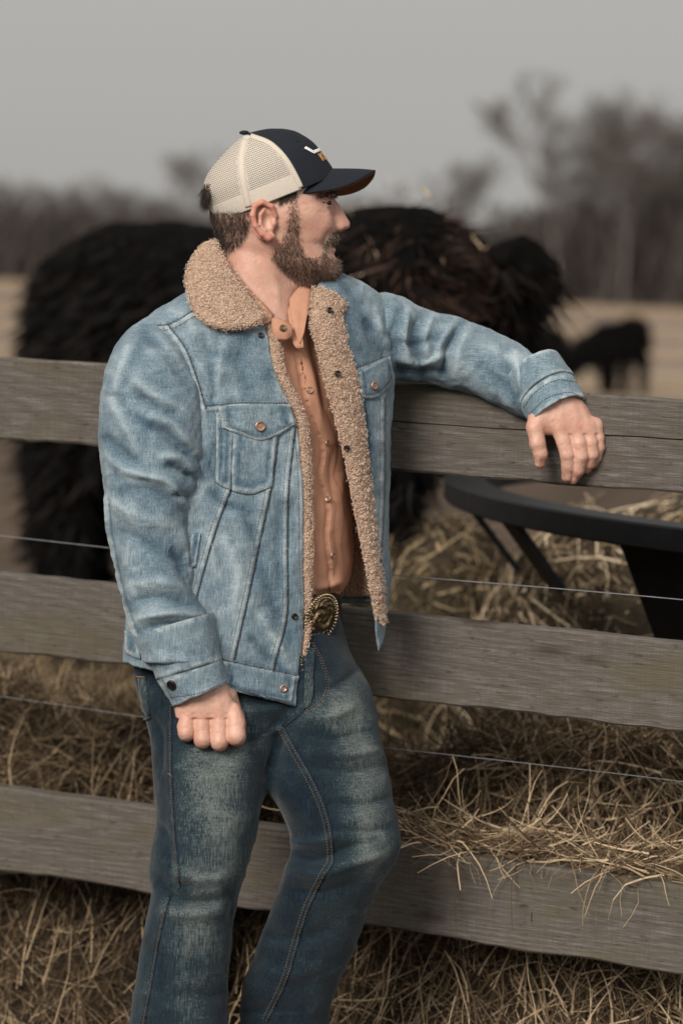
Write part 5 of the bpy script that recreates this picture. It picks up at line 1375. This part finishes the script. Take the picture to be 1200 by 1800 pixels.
# dye worn pale on the fronts of thighs and shins (the cloth itself)
def fade(c, r, a, rot=0.):
    global pw
    x, y = PV[:, 0]-c[0], PV[:, 1]-c[1]; ca_, sa2 = math.cos(rot), math.sin(rot); x, y = x*ca_+y*sa2, -x*sa2+y*ca_
    pw = pw+a*np.exp(-(x/r[0])**2-(y/r[1])**2)*(PV[:, 2] < 40)
fade((372, 1420), (62, 190), .72, .02); fade((338, 1690), (52, 120), .50, .1); fade((430, 1290), (60, 60), .25); fade((632, 1330), (48, 150), .62, -.12); fade((655, 1490), (40, 70), .55); fade((585, 1620), (45, 90), .30, .35); fade((590, 1240), (60, 50), .30)
PF_ = [([(272, 1552), (310, 1578), (360, 1588), (405, 1578)], 11, -10), ([(262, 1535), (300, 1552), (345, 1560)], 9, -6), ([(280, 1600), (330, 1608), (395, 1600)], 10, 6), ([(300, 1530), (350, 1545), (410, 1540)], 11, 6), ([(395, 1560), (412, 1590), (405, 1625)], 8, -5),
       ([(500, 1262), (455, 1296), (415, 1300)], 9, -6), ([(505, 1240), (460, 1250), (420, 1246)], 9, 5), ([(500, 1280), (480, 1330), (466, 1375)], 10, -6),
       ([(530, 1290), (590, 1298), (655, 1282)], 9, -6), ([(540, 1318), (600, 1328), (668, 1318)], 9, 6), ([(545, 1345), (610, 1356), (680, 1342)], 8, -5), ([(520, 1262), (570, 1262), (630, 1238)], 9, 5), ([(560, 1215), (600, 1200), (632, 1175)], 8, -5),
       ([(575, 1405), (630, 1415), (692, 1400)], 9, -4.5), ([(590, 1455), (640, 1462), (695, 1452)], 8, -5), ([(512, 1500), (550, 1510), (600, 1494), (660, 1478)], 9, -10), ([(505, 1480), (545, 1482), (600, 1465)], 8, 6), ([(505, 1530), (555, 1538), (620, 1518), (680, 1500)], 9, 6),
       ([(500, 1560), (560, 1570), (640, 1548)], 10, -6), ([(470, 1640), (520, 1650), (590, 1632)], 12, -5), ([(450, 1700), (510, 1712), (580, 1700)], 12, 4), ([(270, 1440), (300, 1480), (300, 1540)], 9, -5), ([(262, 1250), (285, 1300), (282, 1370)], 9, -4),
       ([(255, 1650), (290, 1700), (285, 1770)], 12, -4), ([(330, 1740), (370, 1752), (398, 1742)], 10, -4), ([(470, 1100), (520, 1130), (560, 1150)], 9, -3), ([(430, 1780), (480, 1770), (540, 1785)], 10, -5)]
pw += .2*crumple(PV, PQ, 3.0, .016, (.7, 1.6, 1), 95)
fold_many(PV, PQ, PF_, pw, .22)
PSEAM = [[(497, 1278), (520, 1320), (548, 1370), (570, 1420), (582, 1470), (585, 1510), (570, 1540), (545, 1590), (525, 1650), (505, 1720), (470, 1795)],
         [(300, 1240), (301, 1360), (308, 1480), (316, 1560)], [(297, 1578), (282, 1640), (264, 1740), (252, 1805)], [(530, 1135), (548, 1180), (550, 1215), (530, 1250), (500, 1276)]]
seams(PV, PQ, PSEAM, pw, .25)
PWd = W(PV); jeans = npmesh('jeans', PWd, PQ, MAT['jeans'], man, attrs={'wear': pw}); PT = bvh(PWd, PQ)
jeans['label'] = 'dark blue jeans faded on the thighs'
stitches(PT, [(PSEAM[0], 2), (PSEAM[0], 9), (PSEAM[1], 2), (PSEAM[2], 2), ([(548, 1130), (566, 1170), (574, 1200), (566, 1228), (534, 1250)], 0), ([(551, 1130), (570, 1170), (578, 1200), (570, 1232), (538, 1254)], 0)], jeans, MAT['thread'], gap=5, r=.6)
for pl in PSEAM: cord(PT, pl, .8, MAT['thread_dark'], 'seam_line', jeans, .3, 60)
patch('fly', PT, [(536, 1135), (545, 1138), (554, 1140)], [(535, 1248), (542, 1244), (548, 1238)], 2, jeans, MAT['jeans'], n=8, m=16, thick_=2.5, bulge=1, wearing=False)
patch('side_pocket', PT, [(243, 1190), (250, 1190), (256, 1190)], [(253, 1262), (260, 1265), (266, 1262)], 1.5, jeans, MAT['jeans'], n=6, m=12, thick_=2, bulge=.5, wearing=False)
cord(PT, [(241, 1189), (248, 1190), (256, 1190)], 1.6, MAT['thread'], 'pocket_bartack', jeans, 2, 10)
for (u_, v_) in ((299, 1362),):
    cord(PT, [(u_-3, v_-3), (u_, v_), (u_+4, v_+4)], .9, MAT['thread'], 'bartack', jeans, 1.5, 8)
g = Grid((230, 1030, -150), (625, 1110, 150), 4.)
f = slab(g, 244., crv((1030, 596), (1060, 599), (1110, 603)), -12., 103., 2.2, .28); f = np.maximum(f, -(f+6)); f = np.maximum(f, np.maximum(1044-g.v-(g.u-560)*.1, g.v-1096-(g.u-560)*.1)).astype(np.float32)
V, Q = nets(f, g); belt = npmesh('belt', W(V), Q, MAT['leather'], man)
# oval buckle
bc = np.array([563., 1086., -66.]); e1 = np.array([15., -42., -2.]); e2 = np.array([25., 8., 22.]); en = np.cross(e1, e2); en /= np.linalg.norm(en)
if en[2] > 0: en = -en
rr = np.linspace(0.02, 1, 26); th = np.linspace(0, 2*np.pi, 73)
Gp = np.stack([bc+r*(np.cos(th)[:, None]*e1+np.sin(th)[:, None]*e2)+en*(7*(1-r**3)) for r in rr]+[bc+1.0*(np.cos(th)[:, None]*e1+np.sin(th)[:, None]*e2)-en*5], 0)
rel = np.zeros(Gp.shape[:2])
for k in range(27):
    r = rr[min(k, 25)]; rel[k] = (2.6*np.sin(th*3+r*16)*np.exp(-((r-.45)/.22)**2)+1.8*np.sin(th*9-r*30)*np.exp(-((r-.68)/.12)**2))*(k < 25)
rel += 1.4*vnoise(Gp, .22, 5); Gp = Gp+en*rel[..., None]
V, Q = sheet(W(Gp)); V, Q = oriented(V, Q, W(bc+en*-30)); buckle = npmesh('buckle', V, Q, MAT['brass'], belt)
buckle['label'] = 'oval antique brass belt buckle with beaded rim'
out = []
for t in np.linspace(0, 2*np.pi, 44, endpoint=False):
    for r_, sz in ((.97, 2.3), (.86, 1.3)):
        c_ = bc+r_*(math.cos(t)*e1+math.sin(t)*e2)+en*(3.2 if r_ > .9 else 4.5); V, Q = ball(c_, (sz,)*3, 8, 6); out.append((W(V), [Q]))
V, fl = joinnp(out); o = npmesh('bead_rim', V, fl, MAT['buckle_bead'] if 'buckle_bead' in MAT else MAT.setdefault('buckle_bead', plain('bright_beads', (.50, .40, .27, 1), .3, .9, .3, 300)), buckle); o['kind'] = 'stuff'
# boots, below the picture
for c_ in ((318, 2150, -60), (490, 2155, 95)):
    g = Grid((c_[0]-110, 2060, c_[2]-110), (c_[0]+170, 2200, c_[2]+90), 5.)
    f = smin(chain(g, [(c_[0], 2070, c_[2], 46), (c_[0], 2150, c_[2], 42)], 8), chain(g, [(c_[0], 2160, c_[2], 36), (c_[0]+90, 2172, c_[2]-40, 28)], 8), 14); f = np.maximum(f, g.v-2190).astype(np.float32)
    V, Q = nets(f, g); npmesh('boot', W(V), Q, MAT['leather'], man)
